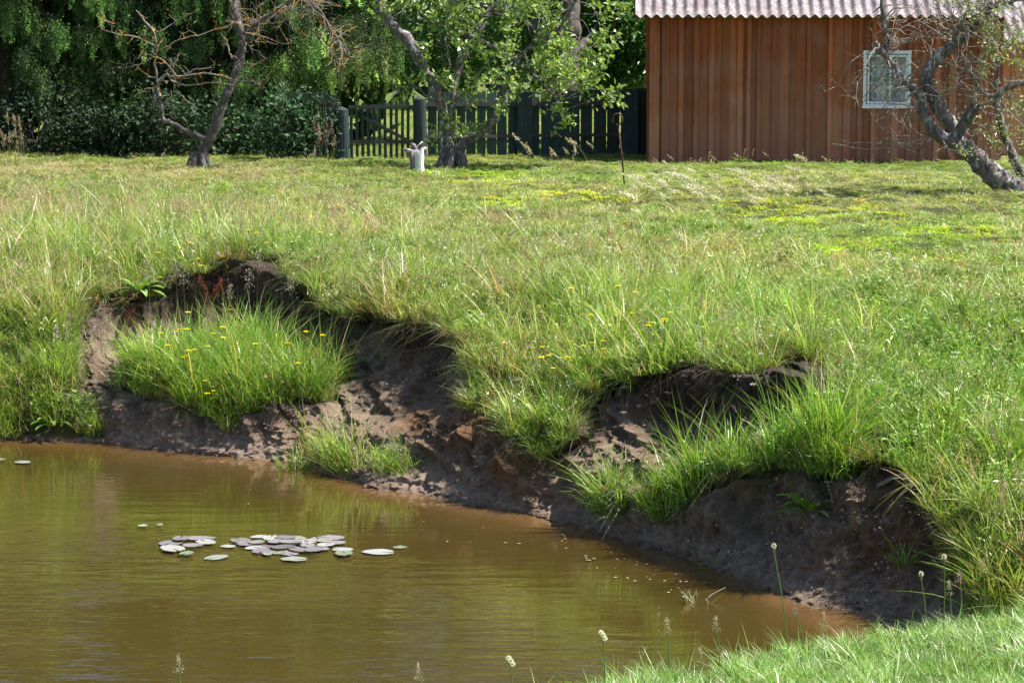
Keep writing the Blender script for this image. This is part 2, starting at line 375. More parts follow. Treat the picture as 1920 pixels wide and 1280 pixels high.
# ------------------------------------------------------------------ pond water
wx = np.linspace(-45, 6, 240); wy = np.linspace(7, 21, 170)
WX, WY = np.meshgrid(wx, wy, indexing='ij')
ush = CY[:, 0]; xsh = (U - 960) / F * (CY[:, 0] * ct + HC * st)
o_ = np.argsort(xsh); shoreY = np.interp(WX, xsh[o_], ush[o_])
depth = shoreY - WY
ii = np.arange(WX.size).reshape(WX.shape)
wq = np.stack([ii[:-1, :-1], ii[1:, :-1], ii[1:, 1:], ii[:-1, 1:]], -1).reshape(-1, 4)
m, nt, b, out = newmat('pond_water'); co = coords(nt)
shal = ramp(nt, attr(nt, 'shallow', out='Fac'), [(0, (.052, .037, .009)), (.5, (.076, .046, .012)), (1, (.135, .075, .03))])
cl = ramp(nt, noise(nt, .9, 4, co), [(.3, (.85, .85, .85)), (.7, (1.15, 1.12, 1.1))])
nt.links.new(mix(nt, 1.0, shal, cl, 'MULTIPLY'), b.inputs['Base Color'])
b.inputs['Roughness'].default_value = .012; b.inputs['IOR'].default_value = 1.5; b.inputs['Specular IOR Level'].default_value = .85
w1 = noise(nt, 5.5, 3, coords(nt, (.5, 1.7, 1)), .5); w2 = noise(nt, 24, 2, coords(nt, (.35, 1.5, 1)), .5)
ad = N(nt, 'ShaderNodeMath', operation='MULTIPLY_ADD'); nt.links.new(w2, ad.inputs[0]); ad.inputs[1].default_value = .16; nt.links.new(w1, ad.inputs[2])
cal = mix(nt, 1.0, ramp(nt, noise(nt, .45, 2, coords(nt, (1, 2, 1))), [(.38, (.35,) * 3), (.62, (1,) * 3)]), ramp(nt, attr(nt, 'calm', out='Fac'), [(0, (1,) * 3), (1, (.22,) * 3)]), 'MULTIPLY')
ml = N(nt, 'ShaderNodeMath', operation='MULTIPLY'); nt.links.new(ad.outputs[0], ml.inputs[0]); nt.links.new(cal, ml.inputs[1])
bump(nt, ml.outputs[0], .24, .04, b)
water = props(link('water', mesh('water', np.stack([WX, WY, 0 * WX], -1), wq, m, smooth=True,
      attrs={'shallow': np.clip(1 - depth / .85, 0, 1) ** 1.4, 'calm': np.clip(1 - depth / 3.2, 0, 1) ** .8})), kind='structure')
# ------------------------------------------------------------------ grass prototypes
HID = bpy.data.collections.new('grass_prototypes')
GREENS = np.array([(.13, .22, .03), (.19, .29, .05), (.10, .18, .025), (.26, .36, .09), (.17, .26, .07), (.32, .40, .15)])
DRY = np.array([(.46, .39, .22), (.38, .30, .16), (.55, .48, .31), (.30, .22, .12)])
def blades(g, n, Rad, h, w, lean=.5, curve=.4, dry=.1, seg=4, hv=.35, off=(0, 0), bias=(0, 0), pal=GREENS):
    a = rng.random(n) * 2 * np.pi; r = Rad * np.sqrt(rng.random(n))
    base = np.stack([np.cos(a) * r + off[0], np.sin(a) * r + off[1], np.full(n, -.02)], -1)
    az = a + rng.normal(0, 1.1, n)
    ld = np.stack([np.cos(az) + bias[0], np.sin(az) + bias[1], 0 * az], -1)
    hh = h * (1 + hv * rng.normal(size=n)).clip(.3, 1.8)
    le = lean * (rng.random(n) * 1.1 + .1); cu = curve * (rng.random(n) * 1.3)
    wa = az + np.pi / 2 + rng.normal(0, .7, n); wd = np.stack([np.cos(wa), np.sin(wa), 0 * wa], -1)
    ww = w * (.6 + .8 * rng.random(n))
    T = np.linspace(0, 1, seg + 1)
    rows = []
    for t in T[:-1]:
        c = base + ld * (hh * (le * t + cu * t * t))[:, None]; c[:, 2] += hh * (t - .45 * cu * t * t - .12 * le * t)
        wt = (ww * (1 - t ** 1.7) * (.7 + .6 * min(t * 3, 1)))[:, None]
        rows += [c + wd * wt / 2, c - wd * wt / 2]
    c = base + ld * (hh * (le + cu))[:, None]; c[:, 2] += hh * (1 - .45 * cu - .12 * le); rows.append(c)
    v = np.stack(rows, 1); k = 2 * seg + 1
    i = np.arange(n)[:, None] * k
    q = np.concatenate([i + [2*s, 2*s+1, 2*s+3, 2*s+2] for s in range(seg - 1)]) if seg > 1 else np.zeros((0, 4), int)
    t3 = i + [2*seg-2, 2*seg-1, 2*seg]
    col = pal[rng.integers(0, len(pal), n)] * (.75 + .5 * rng.random((n, 1)))
    isd = rng.random(n) < dry; col[isd] = DRY[rng.integers(0, 4, isd.sum())]
    g.add(v, q, t3, np.repeat(col, k, 0))
    return v[:, -1]
def seedstem(g, n, Rad, h, head=.09, col=(.42, .33, .2), stemcol=(.2, .25, .09), lean=.15, k=16, sz=.007, spread=.012, bias=(0, 0), droop=0.):
    for _ in range(n):
        a = rng.random() * 6.283; r = Rad * rng.random() ** .5
        b0 = np.array([math.cos(a) * r, math.sin(a) * r, -.02]); d = np.array([rng.normal() * lean + bias[0], rng.normal() * lean + bias[1], 0.])
        hh = h * (.7 + .5 * rng.random()); t = np.linspace(0, 1, 6)[:, None]
        p = b0 + d * hh * t ** 1.6 + np.array([0, 0, hh]) * (t - droop * t ** 3)
        g.tube(p, np.linspace(.0016, .0009, 6), 3, stemcol)
        s = rng.random(k); top = p[-1]; dd = p[-1] - p[-2]; dd /= np.linalg.norm(dd)
        pos = top - dd * (head * s)[:, None] + rng.normal(size=(k, 3)) * spread * (.3 + s)[:, None]
        g.leaves(pos, dd + unit(k) * .7, unit(k), sz * 1.9, sz, np.array(col) * (.7 + .6 * rng.random((k, 1))))
def herb(g, n, Rad, h, L, W, pal, flat=.3):
    for _ in range(n):
        a = rng.random() * 6.283; r = Rad * rng.random() ** .5; b0 = np.array([math.cos(a) * r, math.sin(a) * r, 0.])
        hh = h * (.5 + .8 * rng.random()); top = b0 + np.array([rng.normal() * .2 * hh, rng.normal() * .2 * hh, hh])
        g.tube([b0, (b0 + top) / 2 + rng.normal(size=3) * .01, top], .0015, 3, (.13, .19, .05), capend=False)
        k = rng.integers(7, 13); s = rng.random(k)[:, None]; pos = b0 * (1 - s) + top * s
        d = unit(k); d[:, 2] = flat + .5 * d[:, 2]; nn = unit(k) * .6 + [0, 0, 1]
        g.leaves(pos, d, nn, L * (.6 + .7 * rng.random(k)), W * (.7 + .6 * rng.random(k)), pal[rng.integers(0, len(pal), k)] * (.8 + .4 * rng.random((k, 1))), fold=.15)
TYPES = {}
def proto(kind, builder, n=4):
    ids = []
    for i in range(n):
        g = G(); builder(g); k = len(HID.objects); nm = 'tuft_%03d' % k
        o = bpy.data.objects.new(nm, g.mesh(nm, M_GRASS)); HID.objects.link(o); ids.append(k)
    TYPES[kind] = ids
# sizes are for scale 1; the scatter scales them
proto('lawn', lambda g: (blades(g, 90, .11, .055, .0045, .9, .5, .16, 3), herb(g, 3, .1, .03, .02, .012, GREENS)), 5)
proto('mid', lambda g: (blades(g, 60, .08, .12, .0038, .5, .7, .12, 4), blades(g, 30, .09, .06, .0045, .9, .6, .28, 3), herb(g, 2, .08, .09, .026, .010, GREENS)), 6)
proto('tall', lambda g: (blades(g, 46, .08, .26, .0052, .32, .55, .14, 5, .5), blades(g, 34, .09, .11, .005, .7, .6, .2, 4)), 5)
proto('tan', lambda g: (blades(g, 40, .09, .10, .0032, .5, .6, .35, 4), seedstem(g, 5, .09, .26, .07, (.44, .37, .25), (.30, .31, .15), .22, 14, .0048, .009)), 5)
proto('red', lambda g: (blades(g, 30, .09, .12, .004, .5, .6, .3, 4), seedstem(g, 4, .08, .23, .07, (.34, .20, .15), (.28, .25, .13), .2, 14, .0045, .009)), 4)
proto('herb', lambda g: (herb(g, 9, .09, .13, .036, .013, GREENS), blades(g, 40, .1, .13, .0042, .5, .5, .12, 4)), 5)
proto('white', lambda g: (blades(g, 30, .09, .15, .005, .5, .5, .1, 4), seedstem(g, 5, .09, .20, .012, (.75, .74, .68), (.2, .27, .1), .2, 5, .006, .005)), 3)
YEL = np.array([(.50, .60, .03), (.42, .55, .03), (.58, .64, .05), (.3, .45, .04)])
proto('sedum', lambda g: (herb(g, 26, .1, .035, .014, .010, YEL, .6), blades(g, 14, .1, .05, .004, .7, .5, .1, 3)), 3)
proto('droop', lambda g: (blades(g, 44, .05, .12, .0042, .6, 1.5, .3, 6, bias=(0, -.8)), seedstem(g, 1, .04, .3, .08, (.4, .32, .2), (.25, .26, .1), .2)), 5)
proto('root', lambda g: blades(g, 22, .05, .10, .0024, 1.0, 2.0, 1.0, 6, bias=(0, -1.0)), 3)
proto('moss', lambda g: blades(g, 60, .06, .05, .006, .9, .8, .35, 3), 3)
proto('fore', lambda g: (blades(g, 100, .09, .085, .0040, .6, .7, .07, 5), blades(g, 16, .08, .14, .004, .5, .5, .1, 5)), 6)
# geometry-nodes scatter for the uncountable grass
def make_gn():
    ng = bpy.data.node_groups.new('scatter_tufts', 'GeometryNodeTree')
    ng.interface.new_socket('Geometry', in_out='INPUT', socket_type='NodeSocketGeometry')
    ng.interface.new_socket('Geometry', in_out='OUTPUT', socket_type='NodeSocketGeometry')
    gi = ng.nodes.new('NodeGroupInput'); go = ng.nodes.new('NodeGroupOutput')
    ci = ng.nodes.new('GeometryNodeCollectionInfo'); ci.inputs['Collection'].default_value = HID
    ci.inputs['Separate Children'].default_value = True; ci.inputs['Reset Children'].default_value = True
    ip = ng.nodes.new('GeometryNodeInstanceOnPoints'); ip.inputs['Pick Instance'].default_value = True
    def na(name, typ):
        n = ng.nodes.new('GeometryNodeInputNamedAttribute'); n.data_type = typ; n.inputs['Name'].default_value = name; return n.outputs['Attribute']
    L = ng.links.new
    L(gi.outputs[0], ip.inputs['Points']); L(ci.outputs[0], ip.inputs['Instance'])
    L(na('idx', 'INT'), ip.inputs['Instance Index'])
    e2r = ng.nodes.new('FunctionNodeEulerToRotation'); L(na('rot', 'FLOAT_VECTOR'), e2r.inputs[0]); L(e2r.outputs[0], ip.inputs['Rotation'])
    L(na('scl', 'FLOAT_VECTOR'), ip.inputs['Scale']); L(ip.outputs[0], go.inputs[0]); return ng
NG = make_gn()
def scatter(name, label, cat, pts, idx, rot, scl, tint):
    me = bpy.data.meshes.new(name); n = len(pts)
    me.vertices.add(n); me.vertices.foreach_set('co', np.asarray(pts, np.float32).ravel())
    a = me.attributes.new('idx', 'INT', 'POINT'); a.data.foreach_set('value', np.asarray(idx, np.int32))
    for k, q in (('rot', rot), ('scl', scl)):
        a = me.attributes.new(k, 'FLOAT_VECTOR', 'POINT'); a.data.foreach_set('vector', np.asarray(q, np.float32).ravel())
    a = me.attributes.new('tint', 'FLOAT_COLOR', 'POINT'); c = np.ones((n, 4), np.float32); c[:, :3] = tint; a.data.foreach_set('color', c.ravel())
    me.materials.append(M_GRASS)
    o = props(link(name, me), label, cat, kind='stuff')
    md = o.modifiers.new('scatter', 'NODES'); md.node_group = NG
    print('scatter', name, n); return o
def sample(V, i0, i1, j0, j1, dens):
    """random points on the quad grid V[i0:i1, j0:j1]; dens is per m2 on vertices"""
    A = V[i0:i1, j0:j1]; D = dens[i0:i1, j0:j1]
    e1 = A[1:, :-1] - A[:-1, :-1]; e2 = A[:-1, 1:] - A[:-1, :-1]
    ar = np.linalg.norm(np.cross(e1, e2), axis=-1); w = ar * D[:-1, :-1]; n = rng.poisson(w.sum())
    pk = rng.choice(w.size, n, p=(w / w.sum()).ravel()); pi, pj = np.unravel_index(pk, w.shape)
    s = rng.random((n, 1)); t = rng.random((n, 1))
    pos = A[pi, pj] * (1 - s) * (1 - t) + A[pi + 1, pj] * s * (1 - t) + A[pi, pj + 1] * (1 - s) * t + A[pi + 1, pj + 1] * s * t
    nr = np.cross(e1[pi, pj], e2[pi, pj]); nr /= np.linalg.norm(nr, axis=1)[:, None] + 1e-12
    return pos, pi + i0, pj + j0, nr
def blob(u, v, c, r, s=1.0):
    return np.exp(-(((u - c[0]) / r[0]) ** 2 + ((v - c[1]) / r[1]) ** 2) ** s)
def pick(kinds, w):
    """w: (n,k) weights -> type index per point"""
    w = w / w.sum(1, keepdims=True); cw = np.cumsum(w, 1); r = rng.random((len(w), 1)); k = (r > cw).sum(1).clip(0, len(kinds) - 1)
    ids = np.zeros(len(w), int)
    for i, kn in enumerate(kinds):
        s = k == i; ids[s] = rng.choice(TYPES[kn], s.sum())
    return k, ids
def meadow():
    dens = np.where(SOIL > .5, 0, 1.0) * np.where(zz2 > .02, 1, 0)
    dens = dens * np.where(yy < 20, 125, np.where(yy < 26, 75, 50)) 
    dens = dens * np.where((UU > -180) & (UU < 2100), 1, np.where((UU > -900) & (UU < 3000), .6, 0)) * np.where(yy < 62, 1, 0)
    pos, pi, pj, nr = sample(TV, 0, nu, npf[0], nv - 4, dens)
    u, v = UU[pi, pj], VV[pi, pj]; n = len(pos); x, y = pos[:, 0], pos[:, 1]
    big = fbm(x * .5, y * .5, 0, 3, 81); med = fbm(x * 1.6, y * 1.6, 0, 3, 82); sm = fbm(x * 5, y * 5, 0, 2, 83)
    lawn = 1 / (1 + np.exp(-((u - 640) * .004 + (430 - v) * .035 + (med - .5) * 5)))        # short turf in front of the shed
    left = 1 / (1 + np.exp((u - 520) / 90)); upl = left * (v < 600)
    ledge = inpoly(u, v, LEDGE_A) | inpoly(u, v, [(1190,1010),(1200,915),(1300,860),(1400,825),(1500,805),(1600,800),(1640,870),(1480,900),(1300,1010)])
    right = 1 / (1 + np.exp(-(u - 1560) / 90)) * (v > 470)
    kinds = ['lawn', 'mid', 'tall', 'tan', 'red', 'herb', 'white', 'sedum']
    sed = sum(blob(u, v, c, r, 2) for c, r in [((910,335),(75,14)),((1070,374),(85,11)),((945,385),(40,9)),((1420,405),(60,14)),((1560,392),(70,10)),
            ((1650,415),(60,10)),((1500,425),(60,12)),((1650,460),(90,14)),((1780,440),(80,16)),((1740,495),(70,14)),((1430,390),(60,6)),((1590,475),(60,9))])
    w = np.stack([lawn * 3 + .02, (1 - lawn) * 2.2, (1 - lawn) * (.10 + .75 * (med > .58)) * (v > 380) + 3.0 * ledge,
                  (.36 + 1.1 * upl * (big > .42) + .45 * (v < 520)) * (1 - .75 * lawn), (.05 + .45 * upl * (med > .55)) * (1 - lawn * .9),
                  .25 + 1.1 * right * (sm > .45) + .3 * (med < .42) * (1 - lawn), .14 + .1 * right, sed * 14 * (sm > .36)], 1)
    k, ids = pick(kinds, w)
    s = .82 + .45 * rng.random(n)
    hs = np.where(ledge, .42 + .75 * sm + .3 * (u > 420), .55 + .38 * (1 - lawn) + .6 * (med - .5) + .35 * (sm - .5)) + .12 * left
    hs = hs * np.where((y > 30) & ~ledge, .8, 1) * np.where(u > 1300, np.interp(v, [300, 520, 700], [.75, .9, 1.05]), 1)
    hs = np.where(inpoly(u, v, [(-200,640),(190,640),(200,850),(-200,850)]), hs * 1.25, hs)
    hs = np.where(v < 330, hs * .6, hs); hs = np.where((v < 420) & (u > 1100), hs * .75, hs)
    scl = np.stack([s * 1.1, s * 1.1, s * hs], 1)
    tilt = np.clip(1 - nr[:, 2], 0, 1)
    rot = np.stack([rng.normal(0, .16, n) + .3 * tilt, rng.normal(0, .16, n), rng.random(n) * 6.283], 1)
    br = (.62 + .5 * med + .36 * sm) * (.78 + .44 * rng.random(n))
    warm = np.clip(.18 + 1.5 * (big - .5) + .22 * upl + .25 * lawn, 0, 1)
    lm_ = (u < 200) & (v > 650); lush = np.clip(right * .35 + ledge * .7 + (v > 600) * .2 + lm_ * .6 + .15, 0, 1)
    tint = np.stack([br * (.92 + .48 * warm - .10 * lush), br * (1.0 + .10 * warm + .04 * lush), br * (.88 + .6 * warm - .30 * lush)], 1)
    tint = tint * np.where(k == 7, .95, 1.0)[:, None] * 1.2
    dn = (rng.random(n) < .07) & ~ledge; tint[dn] *= [1.15, .82, 1.15]
    scatter('meadow_grass', 'long mixed meadow grass with herbs and seed heads above the eroded bank', 'grass', pos, ids, rot, scl, tint)
meadow()
def edges():
    # turf that hangs over the broken edges
    e = (SOIL < .5) & (SB > .10) & (zz2 > .12) & (UU > -800) & (UU < 2400)
    pos, pi, pj, nr = sample(TV, 0, nu, npf[0], nb + 60, e * 130.0)
    n = len(pos); w = np.stack([np.full(n, 1.0), np.full(n, .5), np.full(n, .6), np.full(n, .25), np.full(n, .5)], 1)
    k, ids = pick(['droop', 'mid', 'herb', 'tan', 'root'], w)
    s = .65 + .5 * rng.random(n); scl = np.stack([s, s, s * (.75 + .4 * rng.random(n))], 1)
    rz = rng.normal(-.45, .6, n); rz = np.where(k == 1, rng.random(n) * 6.28, rz)
    rot = np.stack([rng.normal(.35, .25, n), rng.normal(0, .2, n), rz], 1)
    br = .8 + .35 * rng.random((n, 1)); dryc = np.where(rng.random((n, 1)) < .42, [[1.35, .92, 1.3]], [[.95, 1.0, .95]])
    scatter('overhanging_turf', 'ragged turf hanging over the broken edge of the bank', 'turf', pos, ids, rot, scl, br * dryc)
    e = (SOIL > .5) & (SB < .93) & (zz2 > .15) & (UU > -150) & (UU < 2080)
    pos, pi, pj, nr = sample(TV, 0, nu, npf[0], nb + 60, e * 120.0)
    n = len(pos); k, ids = pick(['root', 'moss', 'droop'], np.stack([np.full(n, 1.), np.full(n, .6), np.full(n, .25)], 1))
    s = .5 + .5 * rng.random(n); scl = np.stack([s, s, s], 1)
    rot = np.stack([rng.normal(.7, .3, n), rng.normal(0, .3, n), rng.normal(-.45, .7, n)], 1)
    tint = np.stack([.5 + .5 * rng.random(n)] * 3, 1) * np.where((k == 0)[:, None], [[.35, .32, .36]], [[.9, .9, .9]])
    scatter('dangling_roots', 'thin roots and dead grass dangling from the torn turf edge', 'roots', pos, ids, rot, scl, tint)
edges()
def clod_proto(g):
    for _ in range(9):
        r_ = rng.uniform(.004, .018); c = unit(26); p = c * r_ * rng.uniform(.6, 1.2, (26, 1)); o_ = rng.normal(0, .035, 3); o_[2] = r_ * .1
        import bmesh
        bm = bmesh.new(); bmesh.ops.create_icosphere(bm, subdivisions=1, radius=r_)
        v = np.array([q.co[:] for q in bm.verts]); v *= (1 + .5 * (rng.random((len(v), 1)) - .5)) * [1.2, 1, .7]; f = [[q.index for q in fc.verts] for fc in bm.faces]; bm.free()
        g.add(v + o_, t=f, c=np.array((.27, .20, .155)) * rng.uniform(.5, 1.25))
M_CLOD = vcol_mat('earth_clods', .95, .8, 120, (60, .6, 1.3), .2)
_nt = M_CLOD.node_tree; _b = _nt.nodes['Principled BSDF']; _src = _b.inputs['Base Color'].links[0].from_socket
_nt.links.new(mix(_nt, 1.0, _src, attr(_nt, 'tint', 'INSTANCER'), 'MULTIPLY'), _b.inputs['Base Color'])
TYPES['clod'] = []
for _ in range(4):
    g = G(); clod_proto(g); k = len(HID.objects); o = bpy.data.objects.new('tuft_%03d' % k, g.mesh('clods', M_CLOD)); HID.objects.link(o); TYPES['clod'].append(k)
def clods():
    dens = (SOIL > .5) * (zz2 > .015) * (UU > -50) * (UU < 1950) * (14 + 170 * (vnoise(xx * 4, yy * 4, zz * 4, 88) > .62))
    pos, pi, pj, nr = sample(TV, 0, nu, npf[0], nb + 60, dens * 1.0); n = len(pos); s = .2 + .65 * rng.random(n) ** 2
    rot = np.stack([np.clip(1 - nr[:, 2], 0, 1) * .9, rng.normal(0, .2, n), rng.normal(-.45, .5, n)], 1); h = humus[pi, pj]; br = (1.45 - .95 * h) * (.75 + .4 * rng.random(n))
    scatter('soil_clods', 'crumbs and clods of earth lying on the bare eroded bank', 'earth', pos - nr * .002, rng.choice(TYPES['clod'], n), rot, np.stack([s] * 3, 1), np.stack([br] * 3, 1))
clods()
def near_grass():
    d = near_edge(NX) - NY
    dens = np.where(d > -.12, 170.0, 45 * (NZ > .05)) * (NY > 7.6) * (NX > -2.1) * (NX < 5.5) * np.where(NX > 3.1, .5, 1) * np.where((NX < 0) & (NY < 8.3), 0, 1)
    pos, pi, pj, nr = sample(NV, 0, ni, 0, nj, dens); n = len(pos)
    med = fbm(pos[:, 0] * 3, pos[:, 1] * 3, 0, 3, 91)
    k, ids = pick(['fore', 'mid', 'lawn', 'herb', 'tan'], np.stack([np.full(n, 1.), .10 + .1 * (med > .5), .3 + 0 * med, .10 * (med < .45), .04 + 0 * med], 1))
    hk = np.where(k >= 3, .6, 1)
    s = .7 + .45 * rng.random(n); ee = np.clip(1 - np.abs(near_edge(pos[:, 0]) - pos[:, 1]) / .35, 0, 1)
    hs = np.where(k == 1, .40, .62) * (.8 + .5 * med) * (1 + .25 * ee)
    scl = np.stack([s * hk, s * hk, s * hs * hk], 1); rot = np.stack([rng.normal(0, .2, n), rng.normal(0, .2, n), rng.random(n) * 6.283], 1)
    br = (.95 + .3 * rng.random(n)) * (.8 + .5 * med); tint = np.stack([br * 1.02, br * 1.13, br * 1.3], 1) * 1.05
    scatter('near_grass', 'short bluish green grass on the near bank in the lower right corner', 'grass', pos, ids, rot, scl, tint)
near_grass()

# ------------------------------------------------------------------ ground lookup for planting things
_, VD = proj(TV)
def gp(u, v):
    i = int(np.clip(np.searchsorted(U, u), 1, nu - 1)); col = VD[i].copy()
    j0 = npf[0] + npf[1] + npf[2]; j = j0 + int(np.argmin(np.abs(col[j0:] - v)))
    return TV[i, j].copy()
def px_size(Y): return F / (Y * 1.0)           # px per metre of the 1920 px wide photo
# ------------------------------------------------------------------ the wooden shed
def boards_mat(name, a, b2, pale):
    m, nt, b, out = newmat(name); co = coords(nt)
    g = ramp(nt, noise(nt, 6, 8, coords(nt, (3.5, 3.5, .18)), .65), [(.3, a), (.7, b2)])
    sp = N(nt, 'ShaderNodeSeparateXYZ'); nt.links.new(co, sp.inputs[0])
    blot = noise(nt, 2.2, 6, coords(nt, (1, 1, .8)), .6)
    ad = N(nt, 'ShaderNodeMath', operation='MULTIPLY_ADD'); nt.links.new(sp.outputs[2], ad.inputs[0]); ad.inputs[1].default_value = -.20; nt.links.new(blot, ad.inputs[2])
    f = ramp(nt, ad.outputs[0], [(.10, (0, 0, 0)), (.42, (.75,) * 3)])
    g = mix(nt, f, g, pale)
    g = mix(nt, ramp(nt, noise(nt, 14, 3, coords(nt, (1, 1, .6))), [(.68, (0,) * 3), (.74, (.55,) * 3)]), g, (.05, .02, .012))
    nt.links.new(mix(nt, 1.0, g, attr(nt, 'Col'), 'MULTIPLY'), b.inputs['Base Color']); b.inputs['Roughness'].default_value = .78
    b.inputs['Specular IOR Level'].default_value = .3
    bump(nt, noise(nt, 22, 6, coords(nt, (4, 4, .25)), .7), .5, .008, b); return m
M_SHED = boards_mat('stained_boards', (.20, .052, .018), (.40, .112, .034), (.36, .17, .115))
M_SHED2 = boards_mat('yellow_boards', (.40, .18, .06), (.52, .27, .10), (.5, .33, .2))
SY = 38.0
def X(u, Y=SY): return float(P(u, 250, Y)[0])
def Z(v, Y=SY): return float(P(960, v, Y)[2])
x0, x1 = X(1217), X(1873); z0, z1 = 1.12, Z(33)
shed = empty('wooden_shed', (x0, SY, 1.18))
shed.rotation_euler = (0, 0, -.045)
props(shed, 'reddish brown board shed with grey corrugated roof and one white window', 'shed')
wu = [(1613, 1702, 94, 202)]; wxa, wxb, wza, wzb = X(1619), X(1700), Z(198), Z(97)
g = G()
def vboard(xa, xb, ya, yb, c):
    zb_ = z0 + .02 * random.random() + .03
    segs = [(zb_, z1)]
    if xb > wxa and xa < wxb: segs = [(zb_, wza), (wzb, z1)]
    if xb > wxa and xa < wxa: 
        vboard_seg(xa, wxa, ya, yb, c, [(zb_, z1)]); xa = wxa
    if xa < wxb and xb > wxb:
        vboard_seg(wxb, xb, ya, yb, c, [(zb_, z1)]); xb = wxb
    vboard_seg(xa, xb, ya, yb, c, segs)
def vboard_seg(xa, xb, ya, yb, c, segs):
    if xb - xa < .004: return
    for a, b_ in segs: g.box((xa, ya, a), (xb, yb, b_), c)
edge = [1217, 1237]
bats = [1237, 1247, 1276, 1304, 1333, 1359, 1386, 1402, 1421, 1451, 1484, 1513, 1553, 1585, 1609, 1634, 1652, 1674, 1700, 1726, 1752, 1780, 1806, 1832, 1858, 1873]
# under boards
for a, b_ in zip(bats[:-1], bats[1:]):
    t_ = .68 + .5 * random.random(); wv_ = random.random() * .012
    vboard(X(a) + .003, X(b_) - .005, SY + wv_, SY + .03 + wv_, (t_, t_ * (.94 + .1 * random.random()), t_))
# over boards
for k, a in enumerate(bats[1:-1]):
    w_ = (7.5 + 3 * random.random()) if k % 4 else 13; t_ = .75 + .6 * random.random(); sh = random.uniform(-.006, .006)
    vboard(X(a - w_ / 2), X(a + w_ / 2), SY - .024 + sh, SY - .002, (t_, t_ * .98, t_))
g.box((X(1217), SY - .03, z0 - .04), (X(1236), SY - .002, z1), (1.12, 1.15, 1.2))
part('front_wall', g.mesh('front_wall', M_SHED, shed), shed)
g = G(); yb = SY + 4.2
for k in range(26):
    ya = SY + .0 + k * (yb - SY) / 26; t_ = .8 + .4 * random.random()
    g.box((x0 - (.022 if k % 2 else 0), ya, z0), (x0 + .02 - .001, ya + (yb - SY) / 26 - .003, z1 + .0), (t_,) * 3)
    g.box((x1 - .02, ya + .031, z0), (x1 + (.022 if k % 2 else 0), ya + .031 + (yb - SY) / 26 - .003, z1), (t_,) * 3)
g.box((x0 + .02, yb, z0), (x1 - .02, yb + .03, z1), (.9,) * 3)
part('side_wall', g.mesh('side_wall', M_SHED, shed), shed)
m, nt, b, out = newmat('corrugated_sheet'); co = coords(nt)
c = ramp(nt, noise(nt, 11, 9, co, .75), [(.32, (.09, .075, .078)), (.5, (.24, .21, .22)), (.68, (.43, .39, .39))])
c = mix(nt, ramp(nt, noise(nt, 3.5, 8, co, .7), [(.5, (0,) * 3), (.62, (.8,) * 3)]), c, (.17, .12, .135))
c = mix(nt, ramp(nt, noise(nt, 19, 4, co), [(.6, (0,) * 3), (.68, (.8,) * 3)]), c, (.12, .10, .09))
nt.links.new(c, b.inputs['Base Color']); b.inputs['Roughness'].default_value = .85; bump(nt, noise(nt, 60, 6, co), .5, .006, b); M_ROOF = m
def roof_sheet(ya, za, yb_, zb_, xa, xb):
    g = G(); nxs = int((xb - xa) / .164 * 12); xs = np.linspace(xa, xb, nxs); ph = (xs - xa) / .164 * 2 * np.pi
    zz_ = .030 * np.cos(ph); rows = 9; dirn = np.array([0, yb_ - ya, zb_ - za]); nrm = np.array([0, -dirn[2], dirn[1]]) / np.linalg.norm(dirn)
    if nrm[2] < 0: nrm = -nrm
    v = []
    for off in (0, -.007):
        for r_ in np.linspace(0, 1, rows):
            p = np.stack([xs, np.full(nxs, ya), np.full(nxs, za)], 1) + dirn * r_ + (zz_ + off)[:, None] * nrm
            p[:, 2] -= .012 * fbm(xs * 1.3, r_ * 3, 0, 2, 5) ; v.append(p)
    v = np.concatenate(v); i = np.arange(rows * 2 * nxs).reshape(2, rows, nxs); q = []
    for L_ in (0, 1): q.append(np.stack([i[L_, :-1, :-1], i[L_, :-1, 1:], i[L_, 1:, 1:], i[L_, 1:, :-1]], -1).reshape(-1, 4))
    q.append(np.stack([i[0, 0, :-1], i[0, 0, 1:], i[1, 0, 1:], i[1, 0, :-1]], -1)); g.add(v, np.concatenate(q)); return g
ez = Z(30, SY - .22); ym_ = SY + 2.1
g = roof_sheet(SY - .22, ez, ym_, ez + 1.25, X(1190), X(1900))
rf = part('roof', g.mesh('roof', M_ROOF, shed, True), shed)
g = roof_sheet(yb + .25, ez, ym_ + .01, ez + 1.26, X(1190), X(1900))
part('roof', g.mesh('roof_back', M_ROOF, shed, True), shed)
g = G()
for xx_ in (x0 + .02, x1 - .02):
    g.add([(xx_, SY + .02, z1 - .02), (xx_, yb - .02, z1 - .02), (xx_, ym_, ez + 1.16)], t=[(0, 1, 2)], c=(.9,) * 3)
g.box((x0 + .03, SY + .035, z1 - .09), (x1 - .03, SY + .12, z1 - .0), (.6,) * 3)
part('gable', g.mesh('gable', M_SHED, shed), shed)
